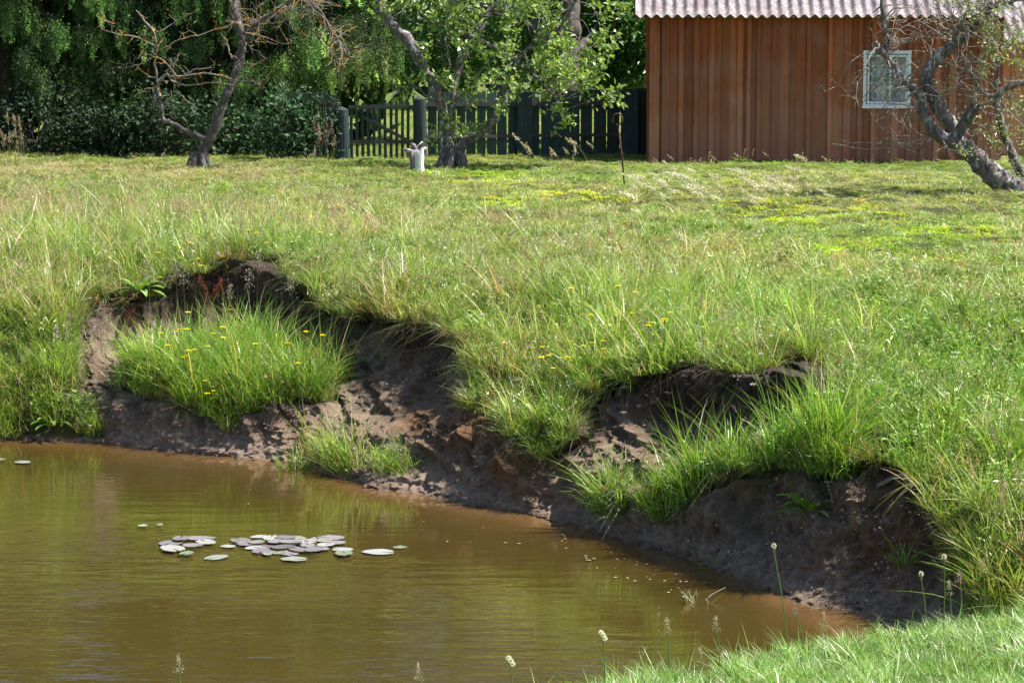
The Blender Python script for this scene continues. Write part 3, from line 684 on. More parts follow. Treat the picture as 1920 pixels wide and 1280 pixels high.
# window
M_WHITE = vcol_mat('white_paint', .5, .2, 60, (30, .82, 1.05)); M_CURT = vcol_mat('curtain_cloth', .9, .3, 80, (9, .7, 1.15))
def ring(g, xa, xb, za, zb_, w, ya, yb_, c, sill=0):
    g.box((xa, ya, za + w), (xa + w, yb_, zb_ - w), c); g.box((xb - w, ya, za + w), (xb, yb_, zb_ - w), c)
    g.box((xa - .004, ya - .003, zb_ - w), (xb + .004, yb_, zb_), c); g.box((xa - .004 - sill, ya - .003 - sill, za), (xb + .004 + sill, yb_, za + w), c)
g = G(); ring(g, X(1614), X(1702), Z(201), Z(95), .050, SY - .045, SY - .004, (.78, .79, .80))
ring(g, X(1622), X(1696), Z(194), Z(103), .032, SY - .030, SY + .02, (.72, .74, .76))
win = part('window', g.mesh('window', M_WHITE, shed), shed)
g = G(); xm = X(1664)
g.box((xm - .018, SY - .026, Z(190)), (xm + .018, SY + .015, Z(107)), (.74, .76, .78))
g.box((X(1612), SY - .085, Z(202.5)), (X(1704), SY - .046, Z(199)), (.8, .8, .8))
def sub(name, me, prt, root): 
    o = link(name, me, prt); KIDS.setdefault(prt.name, []).append(o); return o
sub('mullion', g.mesh('mullion', M_WHITE, shed), win, shed)
m, nt, b, out = newmat('window_glass'); b.inputs['Base Color'].default_value = (.02, .03, .03, 1); b.inputs['Roughness'].default_value = .05
tr = N(nt, 'ShaderNodeBsdfTransparent'); ms = N(nt, 'ShaderNodeMixShader'); ms.inputs[0].default_value = .15
nt.links.new(tr.outputs[0], ms.inputs[1]); nt.links.new(b.outputs[0], ms.inputs[2]); nt.links.new(ms.outputs[0], out.inputs[0])
g = G(); g.box((X(1626), SY + .022, Z(192)), (X(1694), SY + .026, Z(104))); sub('pane', g.mesh('pane', m, shed), win, shed)
g = G(); xs = np.linspace(X(1624), X(1696), 90); ya = SY + .065 + .025 * np.sin(xs * 62) + .012 * np.sin(xs * 23)
v = np.concatenate([np.stack([xs, ya, np.full(90, Z(196))], 1), np.stack([xs, ya, np.full(90, Z(99))], 1)]); i = np.arange(89)
s_ = np.sin(xs * 31)
cc = np.where((np.sin(xs * 19 + 1) > .1)[:, None], [[.5, .62, .64]], [[.9, .9, .9]]); g.add(v, np.stack([i, i + 1, i + 91, i + 90], 1), c=np.concatenate([cc, cc]))
sub('curtain', g.mesh('curtain', M_CURT, shed), win, shed)
# the yellower outbuilding that shows beyond the shed's right end
g = G(); an = empty('plank_outbuilding', (X(1885, 40), 40.2, 1.18)); props(an, 'yellowish plank outbuilding just showing past the right end of the shed', 'outbuilding')
for k in range(16):
    xa = X(1840, 40.2) + k * .16; t_ = .85 + .3 * random.random(); g.box((xa, 40.2 - (.02 if k % 2 else 0), 1.1), (xa + .158, 40.24, 3.1), (t_,) * 3)
part('wall', g.mesh('annex_wall', M_SHED2, an), an)
g = roof_sheet(39.9, 3.1, 42, 4.0, X(1840, 40) + .02, X(1840, 40) + 2.9); part('roof', g.mesh('annex_roof', M_ROOF, an, True), an)
# ------------------------------------------------------------------ fence and gate
def paint_mat(name, a, b2, wood):
    m, nt, b, out = newmat(name)
    g = ramp(nt, noise(nt, 5, 7, coords(nt, (3, 3, .4)), .6), [(.3, a), (.7, b2)])
    g = mix(nt, ramp(nt, noise(nt, 12, 6, coords(nt, (2, 2, .4)), .7), [(.56, (0,) * 3), (.64, (.8,) * 3)]), g, wood)
    nt.links.new(mix(nt, 1.0, g, attr(nt, 'Col'), 'MULTIPLY'), b.inputs['Base Color']); b.inputs['Roughness'].default_value = .75
    bump(nt, noise(nt, 30, 5, coords(nt, (3, 3, .3))), .4, .006, b); return m
M_FENCE = paint_mat('faded_green_paint', (.016, .034, .034), (.032, .062, .058), (.10, .10, .09))
M_RAIL = paint_mat('weathered_rail', (.035, .04, .042), (.07, .065, .065), (.07, .08, .08))
def fY(u): return float(np.interp(u, [540, 800, 1240], [38.75, 39.1, 40.2]))
def fence(name, label, spans, posts, rails, vt, jit, cat='fence', us=(0, 0), rail_name='rail'):
    rt = empty(name, (float(P(us[0], 290, fY(us[0]))[0]), fY(us[0]), 1.18)); props(rt, label, cat)
    def quadboard(g, ua, ub, va, vb, off, th, c):
        Ya, Yb_ = fY(ua) + off, fY(ub) + off; xa = float(P(ua, 250, Ya)[0]); xb = float(P(ub, 250, Yb_)[0])
        za = float(P(ua, va, Ya)[2]); zb_ = float(P(ua, vb, Ya)[2]); j = random.uniform(-.01, .01)
        g.add([(xa,Ya,zb_),(xb,Yb_,zb_),(xb,Yb_+th,zb_),(xa,Ya+th,zb_),(xa+j,Ya,za),(xb+j,Yb_,za),(xb+j,Yb_+th,za),(xa+j,Ya+th,za)],
              [(0,3,2,1),(4,5,6,7),(0,1,5,4),(1,2,6,5),(2,3,7,6),(3,0,4,7)], c=c)
    g = G()
    for ua, ub in spans:
        t_ = .75 + .6 * random.random(); quadboard(g, ua, ub, vt(ua) + random.uniform(-jit, jit), 300 - (ua - 560) * .012, 0, .022, (t_,) * 3)
    part('palings', g.mesh('palings', M_FENCE, rt), rt)
    for ua, ub, va, vb in rails:
        g = G(); quadboard(g, ua, ub, va, vb, -.045, .043, (1,) * 3); part(rail_name, g.mesh('rail', M_RAIL, rt), rt)
    for u, w_, va, round_ in posts:
        g = G(); Yp = fY(u) - .07; p = P(u, va, Yp)
        if round_: g.tube([(p[0], Yp, 1.0), (p[0] + .01, Yp, 1.7), (p[0], Yp, p[2])], w_ / 2, 12, (1.3, 1.35, 1.6), .08)
        else: g.box((p[0] - w_ / 2, Yp - .06, 1.05), (p[0] + w_ / 2, Yp + .02, p[2]), (.7, .8, .9))
        part('post', g.mesh('post', M_FENCE, rt, False), rt)
    return rt
sp = []; u_ = 802
while u_ < 1216:
    w_ = random.uniform(15, 18.5) if u_ < 1075 else random.uniform(21, 25); sp.append((u_, u_ + w_)); u_ += w_ + random.choice([1.6, 2.6, 3.4])
fence('paling_fence', 'dark blue green paling fence between the gate and the brown shed', sp, [(984, .24, 172, 0), (1182, .26, 168, 0)],
      [(800, 1216, 192, 200), (800, 1216, 254, 260)], lambda u: 172 - (u - 800) * .01, 3, us=(1000, 0))
sp = []; u_ = 545
while u_ < 626: w_ = random.uniform(14, 17); sp.append((u_, u_ + w_)); u_ += w_ + 2.4
fence('paling_fence', 'short run of wide dark palings left of the gate, half hidden by bushes', sp, [], [(545, 628, 188, 196), (545, 628, 241, 247)], lambda u: 176, 3, us=(590, 0))
sp = [(u_, u_ + 5.6) for u_ in np.arange(656, 769, 10.6)]
gt = fence('garden_gate', 'narrow slatted wooden gate with a diagonal brace', sp, [], [(654, 772, 198, 204), (654, 772, 264, 270)],
      lambda u: 206 - 15 * math.sin((u - 656) / 113 * 1.7), 1.5, 'gate', us=(712, 0))
g = G(); Yg = fY(712) - .075; a = P(680, 216, Yg); b_ = P(768, 262, Yg)
g.add([a, a + [0, .025, 0], a + [0, .025, -.06], a + [0, 0, -.06], b_, b_ + [0, .025, 0], b_ + [0, .025, -.06], b_ + [0, 0, -.06]],
      [(0,1,2,3),(4,7,6,5),(0,4,5,1),(1,5,6,2),(2,6,7,3),(3,7,4,0)]); part('brace', g.mesh('brace', M_RAIL, gt), gt)
for u, lab, vt_, rr in ((640, 'stout round grey post at the left side of the gate', 206, .115), (786, 'stout round blue grey post at the right side of the gate', 186, .11)):
    g = G(); Yp = fY(u) - .05; p = P(u, vt_, Yp); g.tube([(p[0], Yp, 1.0), (p[0] + .015, Yp, 1.6), (p[0], Yp, p[2])], [rr * 1.08, rr, rr * .96], 14, (.75, .72, .85), .06)
    props(link('gate_post', g.mesh('gate_post', M_FENCE)), lab, 'post')
# ------------------------------------------------------------------ woody plants
def smoothpath(p, n=5, jit=0.0):
    p = np.asarray(p, float); m_ = len(p); out = []
    q = np.vstack([2 * p[0] - p[1], p, 2 * p[-1] - p[-2]])
    for i in range(m_ - 1):
        a, b, c, d = q[i:i + 4]
        for t in np.arange(n) / n:
            out.append(.5 * ((2 * b) + (-a + c) * t + (2 * a - 5 * b + 4 * c - d) * t ** 2 + (-a + 3 * b - 3 * c + d) * t ** 3))
    out.append(p[-1]); out = np.array(out)
    if jit: out[1:-1] += rng.normal(0, jit, (len(out) - 2, out.shape[1]))
    return out
def limb(g, pts, Y0, jit=.012, sides=9, rough=.22, n=5):
    """pts: (u, v, dY, radius m)"""
    a = np.array(pts, float); w = np.concatenate([P(a[:, 0], a[:, 1], Y0 + a[:, 2]), a[:, 3:4]], 1)
    s = smoothpath(w, n); s[1:-1, :3] += rng.normal(0, jit, (len(s) - 2, 3)); g.tube(s[:, :3], s[:, 3].clip(.002), sides, (1, 1, 1), rough); return s
def twig(g, p, d, L, r, depth, tips, spread=.9, grav=0., c=(1, 1, 1), kids=3):
    n = 5; pts = [np.array(p, float)]; d = np.array(d, float); d /= np.linalg.norm(d)
    for i in range(n - 1):
        d = d + rng.normal(0, .22, 3) + [0, 0, grav]; d /= np.linalg.norm(d); pts.append(pts[-1] + d * L / (n - 1))
    g.tube(pts, np.linspace(r, r * .45, n), 4 if r > .004 else 3, c, 0, False); tips.append((pts[-1], d.copy())); tips.append((pts[n // 2], d.copy()))
    if depth > 0:
        for k in range(kids):
            i = rng.integers(1, n); e = d + rng.normal(0, spread, 3); twig(g, pts[i], e, L * rng.uniform(.4, .75), r * .6, depth - 1, tips, spread, grav, c, kids)
def clusters(g, tips, k, L, W, pal, sp=.04, up=.3, fold=.18):
    pos = np.array([t[0] for t in tips]); dd = np.array([t[1] for t in tips]); n = len(pos)
    pos = np.repeat(pos, k, 0) + rng.normal(0, sp, (n * k, 3)); d = np.repeat(dd, k, 0) * .5 + unit(n * k) + [0, 0, -.1]; nn = unit(n * k) * .8 + [0.1, -.15, up + .5]
    g.leaves(pos, d, nn, L * (.6 + .7 * rng.random(n * k)), W * (.7 + .6 * rng.random(n * k)), pal[rng.integers(0, len(pal), n * k)] * (.75 + .5 * rng.random((n * k, 1))), fold)
AP = np.array([(.20, .31, .08), (.27, .39, .12), (.16, .26, .06), (.36, .46, .19), (.24, .35, .07)])
# --- leafy apple tree in the middle
B = gp(848, 314); YA = B[1]
rt = empty('apple_tree', B); props(rt, 'leafy old apple tree with a hollow split trunk in front of the fence', 'apple tree')
g = G(); L1 = []
L1.append(limb(g, [(852,322,0,0.1275),(845,300,0,0.1190),(838,275,0,0.1062),(836,250,0,0.0850),(832,215,0,0.0765),(820,170,0,0.0723),(800,140,.1,0.0723),(782,105,.1,0.0850),(765,75,.2,0.0892),(738,50,.3,0.0765),(717,20,.4,0.0680),(714,-20,.5,0.0595),(700,-160,.6,0.0425)], YA))
L1.append(limb(g, [(838,240,.05,0.0680),(848,200,.1,0.0595),(855,150,.2,0.0595),(868,105,.3,0.0680),(888,70,.35,0.0680),(908,35,.4,0.0638),(935,-5,.5,0.0510),(960,-120,.6,0.0340)], YA))
L1.append(limb(g, [(846,292,-.05,0.0765),(870,268,-.1,0.0723),(900,250,-.15,0.0638),(925,225,-.2,0.0595),(933,196,-.2,0.0527),(945,165,-.3,0.0425),(958,140,-.3,0.0382),(975,110,-.3,0.0340),(1003,80,-.3,0.0298),(1035,62,-.3,0.0255),(1060,35,-.3,0.0213),(1085,-5,-.3,0.0170)], YA))
L1.append(limb(g, [(862,60,.2,0.0340),(940,95,-.1,0.0255),(1000,140,-.3,0.0187),(1040,185,-.4,0.0119),(1048,205,-.4,0.0068)], YA, n=6))
L1.append(limb(g, [(820,190,-.1,0.0187),(800,180,-.2,0.0153),(775,160,-.2,0.0085),(760,140,-.2,0.0051)], YA)); L1.append(limb(g, [(845,130,0,0.0170),(838,90,0,0.0153),(842,40,-.1,0.0102),(850,0,-.1,0.0068)], YA))
for a in range(7):
    th = a * .9; g.tube([B + [math.cos(th) * .1, math.sin(th) * .1, .3], B + [math.cos(th) * .19, math.sin(th) * .17, .05], B + [math.cos(th) * .3, math.sin(th) * .26, -.06]], [.06, .07, .04], 7, (1, 1, 1), .3)
part('trunk', g.mesh('trunk', M_BARK, rt, True), rt)
def crown(root, trunkpaths, blobs, Y0, k, Ls, Ws, pal, mat, tmat, twl=.35, dens=1.0, bare=False):
    gt_, gl = G(), G(); allp = np.concatenate([s[:, :3] for s in trunkpaths]); tips = []
    for (u, v, ru, rv, dY, rY, n) in blobs:
        n = int(n * dens); uu = np.minimum(u + rng.normal(0, .6, n).clip(-1.2, 1.2) * ru, 1122); vv = v + rng.normal(0, .55, n).clip(-1.2, 1.2) * rv; ys = Y0 + dY + rng.uniform(-rY, rY, n)
        for p in P(uu, vv, ys):
            j = np.argmin(np.linalg.norm(allp - p, axis=1) + .3 * rng.random(len(allp))); q = allp[j]; mid = (p + q) / 2 + rng.normal(0, .08, 3)
            if np.linalg.norm(p - q) < 3: gt_.tube(smoothpath([q, mid, p], 4), np.linspace(.011, .004, 9), 4, (.9, .85, .8), 0, False)
            twig(gt_, p, p - q + rng.normal(0, .3, 3), twl, .005, 1, tips, 1.0)
    t_ = part('twigs', gt_.mesh('twigs', tmat, root), root)
    if k: clusters(gl, tips, k, Ls, Ws, pal); part('leaves', gl.mesh('leaves', mat, root), root)
crown(rt, L1, [(1015,150,75,50,-.4,.6,22),(950,120,45,35,-.5,.4,8),(1070,95,45,55,-.2,.6,14),(1000,20,110,40,0,.9,20),(860,5,80,25,0,.9,12),(775,10,40,22,0,.6,3),
    (815,150,30,40,-.3,.4,3),(880,80,40,40,-.3,.6,4),(1105,172,24,18,-.4,.3,3),(1048,195,14,12,-.4,.2,2),(768,172,16,12,-.2,.2,2),(860,225,20,22,-.3,.2,2),(878,256,20,12,-.3,.2,2),(905,165,35,20,-.4,.4,2),(900,-80,200,45,0,1.3,28)],
    YA, 5, .10, .058, AP, M_LEAF, M_BARK)
# --- bare lichened apple tree at left
B = gp(370, 314); YD = B[1]; rt = empty('dead_apple_tree', B); props(rt, 'bare leaning apple tree with orange lichen on its twigs', 'apple tree')
g = G(); S = [limb(g, [(362,325,0,0.1020),(375,300,0,0.0935),(388,268,0,0.0892),(400,240,0,0.0808),(415,200,0,0.0723),(430,165,0,0.0680),(443,130,.05,0.0638),(455,95,.1,0.0638),(450,60,.15,0.0595),(443,20,.2,0.0553),(440,-30,.3,0.0467),(445,-150,.4,0.0340)], YD),
  limb(g, [(392,263,-.05,0.0467),(372,256,-.1,0.0425),(348,247,-.15,0.0408),(322,232,-.2,0.0357),(305,222,-.2,0.0340),(302,200,-.25,0.0272),(300,180,-.25,0.0238)], YD),
  limb(g, [(455,85,.05,0.0425),(470,55,0,0.0382),(495,35,-.05,0.0340),(530,12,-.1,0.0306),(562,-2,-.15,0.0255),(590,12,-.2,0.0221),(615,45,-.25,0.0187),(640,85,-.3,0.0153),(655,110,-.3,0.0102)], YD)]
for a in range(6):
    th = a * 1.05; g.tube([B + [math.cos(th) * .07, math.sin(th) * .07, .22], B + [math.cos(th) * .15, math.sin(th) * .14, .03], B + [math.cos(th) * .24, math.sin(th) * .2, -.06]], [.05, .05, .03], 7, (1, 1, 1), .3)
part('trunk', g.mesh('trunk', M_BARKP, rt, True), rt)
g = G()
for pl in [[(300,182,.028),(297,160,.024),(310,140,.02),(322,145,.016),(350,142,.013),(395,138,.010),(440,150,.008),(490,152,.006),(512,132,.003)],
  [(297,160,.016),(290,120,.014),(295,90,.013),(287,60,.012),(272,40,.012),(255,20,.010)],[(295,90,.012),(270,75,.011),(230,65,.009),(190,55,.004)],
  [(330,142,.012),(318,125,.012),(302,112,.011),(288,108,.008),(262,120,.008),(230,128,.004)],[(310,98,.01),(330,78,.009),(370,66,.007),(430,50,.004)],
  [(320,150,.012),(350,160,.01),(400,155,.008),(450,160,.006),(500,155,.003)],[(325,170,.01),(345,185,.008),(365,199,.004)],[(298,180,.012),(290,190,.01),(288,205,.005)],
  [(322,222,.010),(326,205,.008),(324,196,.006)],[(300,150,.01),(275,140,.009),(255,122,.005)],[(345,140,.009),(370,130,.007),(402,128,.004)],[(180,30,.006),(200,40,.007),(215,44,.003)],
  [(435,110,.012),(428,90,.012),(426,76,.009)],[(460,62,.01),(490,68,.008),(530,82,.006),(548,80,.003)],[(450,140,.008),(480,120,.006),(500,110,.004)],[(300,60,.008),(330,40,.006),(370,20,.004)],
  [(470,150,.006),(490,160,.005),(500,168,.003)],[(310,135,.01),(330,115,.008),(336,98,.005)],[(265,95,.006),(262,108,.005),(256,112,.003)]]:
    pts = [(u, v, -.25 + .05 * math.sin(u), r * 1.15) for u, v, r in pl]; s_ = limb(g, pts, YD, .006, 6, .25, 4)
    for q in s_[2::2]:
        if rng.random() < .8:
            tp = []; twig(g, q[:3], rng.normal(0, 1, 3) + [0, 0, .5], rng.uniform(.06, .22), max(.004, q[3] * .5), 1, tp, .9, 0, (1, 1, 1), 2)
for s_ in S[2:3]:
    for q in s_[3:]:
        for _ in range(3): tp = []; twig(g, q[:3], rng.normal(0, 1, 3) - [0, 0, .3], rng.uniform(.2, .5), .006, 1, tp, .9, -.05, (1, 1, 1), 3)
for q in S[0][-16:]:
    for _ in range(2): tp = []; twig(g, q[:3], rng.normal(0, 1, 3), rng.uniform(.2, .45), .006, 1, tp, .9)
part('twigs', g.mesh('twigs', M_LICHEN, rt), rt)
# --- right-hand apple tree, close to the shed window
B = gp(1895, 368); YR = B[1]; rt = empty('apple_tree', B); props(rt, 'half bare apple tree leaning across the shed window from the right edge', 'apple tree')
g = G(); S = [limb(g, [(1945,392,.1,0.2184),(1925,368,.05,0.1848),(1890,350,0,0.1596),(1860,325,0,0.1386),(1830,297,0,0.1260),(1800,270,0,0.1134),(1788,250,0,0.0966),(1775,222,0,0.0882),(1757,200,0,0.0840),(1742,170,0,0.0798),(1738,145,0,0.0756),(1752,118,0,0.0714),(1778,92,0,0.0672),(1800,75,0,0.0630),(1825,48,0,0.0546),(1850,22,0,0.0504),(1885,5,-.1,0.0420),(1960,-25,-.2,0.0336)], YR, .01, 12),
  limb(g, [(1808,280,0,0.1008),(1775,262,-.1,0.0840),(1750,245,-.1,0.0756),(1732,215,-.12,0.0630),(1727,185,-.15,0.0546),(1710,165,-.15,0.0546),(1690,145,-.15,0.0504),(1670,118,-.15,0.0462),(1652,95,-.15,0.0420),(1640,80,-.15,0.0353)], YR, .008, 10),
  limb(g, [(1658,100,-.15,0.0378),(1664,80,-.1,0.0378),(1659,55,-.1,0.0336),(1655,20,-.05,0.0302),(1650,-30,0,0.0252)], YR, .006, 9),
  limb(g, [(1800,245,0,0.0756),(1812,225,-.1,0.0714),(1825,205,-.15,0.0672),(1832,194,-.17,0.0630)], YR, .004, 10),
  limb(g, [(1785,100,0,0.0420),(1790,70,-.05,0.0378),(1798,50,-.08,0.0336),(1808,38,-.1,0.0294)], YR, .004, 8),
  limb(g, [(1990,120,.1,0.0588),(1930,150,.1,0.0420),(1890,165,.1,0.0353),(1860,180,.1,0.0294),(1838,168,.1,0.0235),(1822,140,.1,0.0168),(1810,118,.1,0.0126)], YR, .006, 8),
  limb(g, [(1935,345,.5,0.0756),(1918,330,.5,0.0672),(1900,295,.5,0.0588),(1883,250,.5,0.0504),(1870,205,.5,0.0462),(1866,180,.5,0.0378),(1872,120,.5,0.0252)], YR, .008, 9),
  limb(g, [(1757,255,-.05,0.0168),(1740,265,-.15,0.0134),(1725,280,-.2,0.0101),(1716,290,-.2,0.0076)], YR, .004, 6)]
part('trunk', g.mesh('trunk', M_BARK, rt, True), rt)
gt_, gl = G(), G(); tips = []
allp = np.concatenate([s[:, :3] for s in S])
for (u, v, ru, rv, n, leaf) in [(1700,60,60,45,26,0.0),(1660,170,50,60,24,0.0),(1720,235,50,30,16,0.0),(1760,60,50,50,27,0.0),(1800,150,50,60,27,0.19),(1880,90,50,70,43,0.6),(1890,200,40,50,21,0.6),(1850,10,70,30,31,0.45),(1830,260,30,30,6,0.3),(1900,-40,120,50,37,0.52),(1640,130,40,40,11,0.0),(1905,290,15,40,6,0.6)]:
    for _ in range(n):
        p = P(u + rng.normal() * ru * .6, v + rng.normal() * rv * .6, YR + rng.uniform(-.7, .7)); j = np.argmin(np.linalg.norm(allp - p, axis=1) + .25 * rng.random(len(allp)))
        q = allp[j]; gt_.tube(smoothpath([q, (p + q) / 2 + rng.normal(0, .06, 3), p], 4), np.linspace(.010, .004, 9), 4, (1,) * 3, 0, False)
        tp = []; twig(gt_, p, p - q + rng.normal(0, .5, 3), .30, .0045, 2, tp, 1.0, 0, (1,) * 3, 2)
        if rng.random() < leaf: tips += [t for t in tp if rng.random() < .8]
for (pts) in [[(1735,265),(1700,275),(1650,270),(1600,268),(1575,262)],[(1740,262),(1690,268),(1665,258)],[(1720,270),(1640,280),(1560,270)]]:
    s_ = limb(gt_, [(u, v, -.3, .008 * (1 - i * .15)) for i, (u, v) in enumerate(pts)], YR, .01, 4, 0, 4)
    tips += [(q[:3], np.array([-1, 0, .3])) for q in s_[5:] if rng.random() < .5]
M_TWIG = bark_mat('dry_grey_twigs', (.16, .13, .11), (.34, .29, .25), (.40, .30, .16), .62, 8)
part('twigs', gt_.mesh('twigs', M_TWIG, rt), rt)
clusters(gl, tips, 3, .055, .030, AP * [1.2, 1.0, 1.6], .04); part('leaves', gl.mesh('leaves', M_LEAF, rt), rt)
# --- spruces
def spruce(u, Y, H, Rad, zlow, label, seed):
    global rng
    keep = rng; rng = np.random.default_rng(seed)
    x = float(P(u, 250, Y)[0]); B = np.array([x, Y, 1.18]); rt = empty('spruce_tree', B); props(rt, label, 'spruce')
    g = G(); g.tube([B - [0, 0, .1], B + [0.05, 0, H * .5], B + [0, 0, H]], [.22, .13, .03], 12, (1, 1, 1), .1); part('trunk', g.mesh('trunk', M_SPRUCEB, rt, True), rt)
    gl, gb = G(), G(); z = zlow
    NP = np.array([(.06, .12, .045), (.09, .18, .05), (.14, .25, .065), (.24, .36, .10), (.13, .17, .07)])
    while z < H - .5:
        low = z < 5.2; nb_ = 9 if low else 6
        for k in range(nb_):
            bb = rng.choice([.4, .6, .8, 1.1, 1.6]); th = rng.random() * 6.283; Lb = Rad * (1 - z / H) ** .75 * rng.uniform(.75, 1.12)  # bb: sunlit clumps and shade between boughs put into the needle colour
            if Lb < .3: continue
            t = np.linspace(0, 1, 8)[:, None]; dv = np.array([math.cos(th), math.sin(th), 0])
            rise = rng.uniform(-.42, -.2); p = B + [0, 0, z + .35] + dv * Lb * t + np.array([0, 0, Lb]) * (rise * t + .22 * t ** 3) + np.cumsum(rng.normal(0, .03, (8, 3)), 0)
            front = math.sin(th) < .45
            gb.tube(p, np.linspace(.03, .006, 8), 5, (1, 1, 1), .2, False)
            ns = int((20 if low and front else 8) * (Lb / 2.2) ) + 2
            s = rng.uniform(.18, 1, ns); i = np.minimum((s * 7).astype(int), 6); f = s * 7 - i
            q = p[i] * (1 - f[:, None]) + p[i + 1] * f[:, None]
            side = np.array([-dv[1], dv[0], 0]); lat = rng.normal(0, .17, ns) * (.5 + Lb * .15); q = q + side * lat[:, None]; q[:, 2] -= np.abs(lat) * .3
            Ls = rng.uniform(.22, .62, ns) * (1 if low else 1.2); m_ = 130 if low and front else 5
            tt = np.linspace(0, 1, m_)
            hang = q[:, None, :] + (dv * .10 + side * .0)[None, None] * tt[None, :, None] * Ls[:, None, None]
            hang = hang + np.array([0, 0, -1.]) * tt[None, :, None] * Ls[:, None, None] + rng.normal(0, .048 if low and front else .05, (ns, m_, 3)) * (.30 + 1.1 * (1 - tt))[None, :, None]
            base = NP[rng.integers(0, 5, ns)] * bb * rng.uniform(.35, 1.6, (ns, 1)); cc = np.repeat(base[:, None], m_, 1) * (.75 + .5 * rng.random((ns, m_, 1))) * (1 + .5 * (tt[None, :, None] > .8))
            d = np.array([0, 0, -.7 if low and front else -1.]) + rng.normal(0, .62, (ns * m_, 3))
            sz = .050 if low and front else .30
            gl.leaves(hang.reshape(-1, 3), d, unit(ns * m_), sz * (.6 + .8 * rng.random(ns * m_)), sz * .32 if sz < .1 else sz * .33, cc.reshape(-1, 3))
        z += .30 if low else .6
    part('branches', gb.mesh('branches', M_SPRUCEB, rt), rt); part('foliage', gl.mesh('foliage', M_NEEDLE, rt), rt); rng = keep
spruce(-260, 42.6, 13, 2.9, 1.6, 'drooping dark spruce cut by the left edge of the picture', 1)
spruce(20, 42.3, 14, 2.7, 1.5, 'drooping spruce nearest the upper left corner', 2)
spruce(290, 42.8, 15, 2.9, 1.6, 'tall drooping spruce directly behind the bare lichened apple tree', 3)
spruce(545, 42.3, 13, 2.7, 1.3, 'drooping spruce whose boughs hang over the gate', 4)
# --- shrubs under the spruces
def shrub(name, u, v, w, h, label, n, L, W, pal, dep=.9, seed=0, cat='bush'):
    global rng
    keep = rng; rng = np.random.default_rng(seed + 100)
    B = gp(u, v); rt = empty(name, B); props(rt, label, cat); gs, gl = G(), G(); tips = []
    for k in range(16):
        th = rng.random() * 6.283; r = rng.random(); top = B + [math.cos(th) * r * w * .42, math.sin(th) * r * dep * .5, h * rng.uniform(.5, .95)]
        s = smoothpath([B + rng.normal(0, .06, 3) * [1, 1, 0] - [0, 0, .05], (B + top) / 2 + rng.normal(0, .07, 3), top], 5); gs.tube(s, np.linspace(.016, .006, len(s)), 5, (1, 1, 1), 0, False)
    c = unit(n); rr = (.55 + .45 * rng.random((n, 1)) ** .5) * (1 + 1.1 * (vnoise(c[:, 0] * 3 + seed, c[:, 1] * 3, c[:, 2] * 3, seed)[:, None] - .5)); pos = B + [0, 0, h * .5] + c * rr * [w * .5, dep * .5, h * .52]
    pos[:, 2] = np.maximum(pos[:, 2], B[2] + .03); tips = [(p, d) for p, d in zip(pos, c)]
    clusters(gl, tips, 3, L, W, pal, .07, .4); part('stems', gs.mesh('stems', M_BARKP, rt), rt); part('leaves', gl.mesh('leaves', M_BUSHLEAF, rt), rt); rng = keep
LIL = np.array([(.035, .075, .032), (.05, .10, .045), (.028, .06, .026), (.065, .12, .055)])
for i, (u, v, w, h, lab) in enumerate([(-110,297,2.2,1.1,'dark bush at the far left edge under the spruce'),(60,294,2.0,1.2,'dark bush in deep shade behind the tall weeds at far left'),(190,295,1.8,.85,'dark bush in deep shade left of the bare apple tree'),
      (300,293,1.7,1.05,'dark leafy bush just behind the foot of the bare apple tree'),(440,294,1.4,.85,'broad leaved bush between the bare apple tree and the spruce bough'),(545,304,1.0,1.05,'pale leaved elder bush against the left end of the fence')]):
    shrub('leafy_bush', u, v, w, h, lab, 620, .10, .062, LIL * (.5 if i < 3 else (.8 if i == 3 else 1.3)), 1.0, i)  # leaf colour darkened for the left bushes, painting in the deep shade
shrub('climbing_bush', 606, 303, .6, 1.15, 'small leafy climber growing up the post left of the gate', 160, .06, .04, LIL * 1.2, .5, 9)
# --- large broadleaf tree whose trunk stands before the fence
B = gp(1045, 282); YB = B[1] - .1; rt = empty('walnut_tree', (B[0], YB, B[2])); props(rt, 'thick trunked broadleaf tree behind the leafy apple tree, its crown over the fence', 'tree')
g = G(); LB = [limb(g, [(1050,295,0,.30),(1045,270,0,.25),(1042,240,0,.23),(1048,200,0,.22),(1058,160,.1,.21),(1066,110,.3,.19),(1070,40,.6,.17),(1060,-80,.9,.14),(1040,-300,1.2,.09)], YB, .02, 12, .25),
  limb(g, [(1062,130,.2,.12),(1090,90,.9,.07),(1120,50,1.8,.05),(1140,0,2.4,.04)], YB, .02), limb(g, [(1066,100,.3,.12),(1000,50,.8,.09),(900,10,1.2,.07),(820,-30,1.5,.05)], YB, .02)]
part('trunk', g.mesh('trunk', M_OLDB, rt, True), rt)
WAL = np.array([(.07, .17, .04), (.10, .22, .055), (.05, .13, .03), (.14, .28, .08)])
def bigcrown(rt, B, blobs, L, W, pal, M=M_LEAF):
    gl = G()
    for (x, y, z, rx, ry, rz_, n) in blobs:
        c = unit(n) * (.5 + .5 * rng.random((n, 1)) ** .6); pos = np.array([x, y, z]) + c * [rx, ry, rz_] * (1 + .4 * (vnoise(c[:, :1] * 2.5 + x, c[:, 1:2] * 2.5, c[:, 2:] * 2.5, 3) - .5))
        clusters(gl, [(p, d * [1, 1, .3] - [0, 0, .3]) for p, d in zip(pos, c)], 5, L, W, pal, L * .8, .5, .1)
    part('leaves', gl.mesh('leaves', M, rt), rt)
bl = []
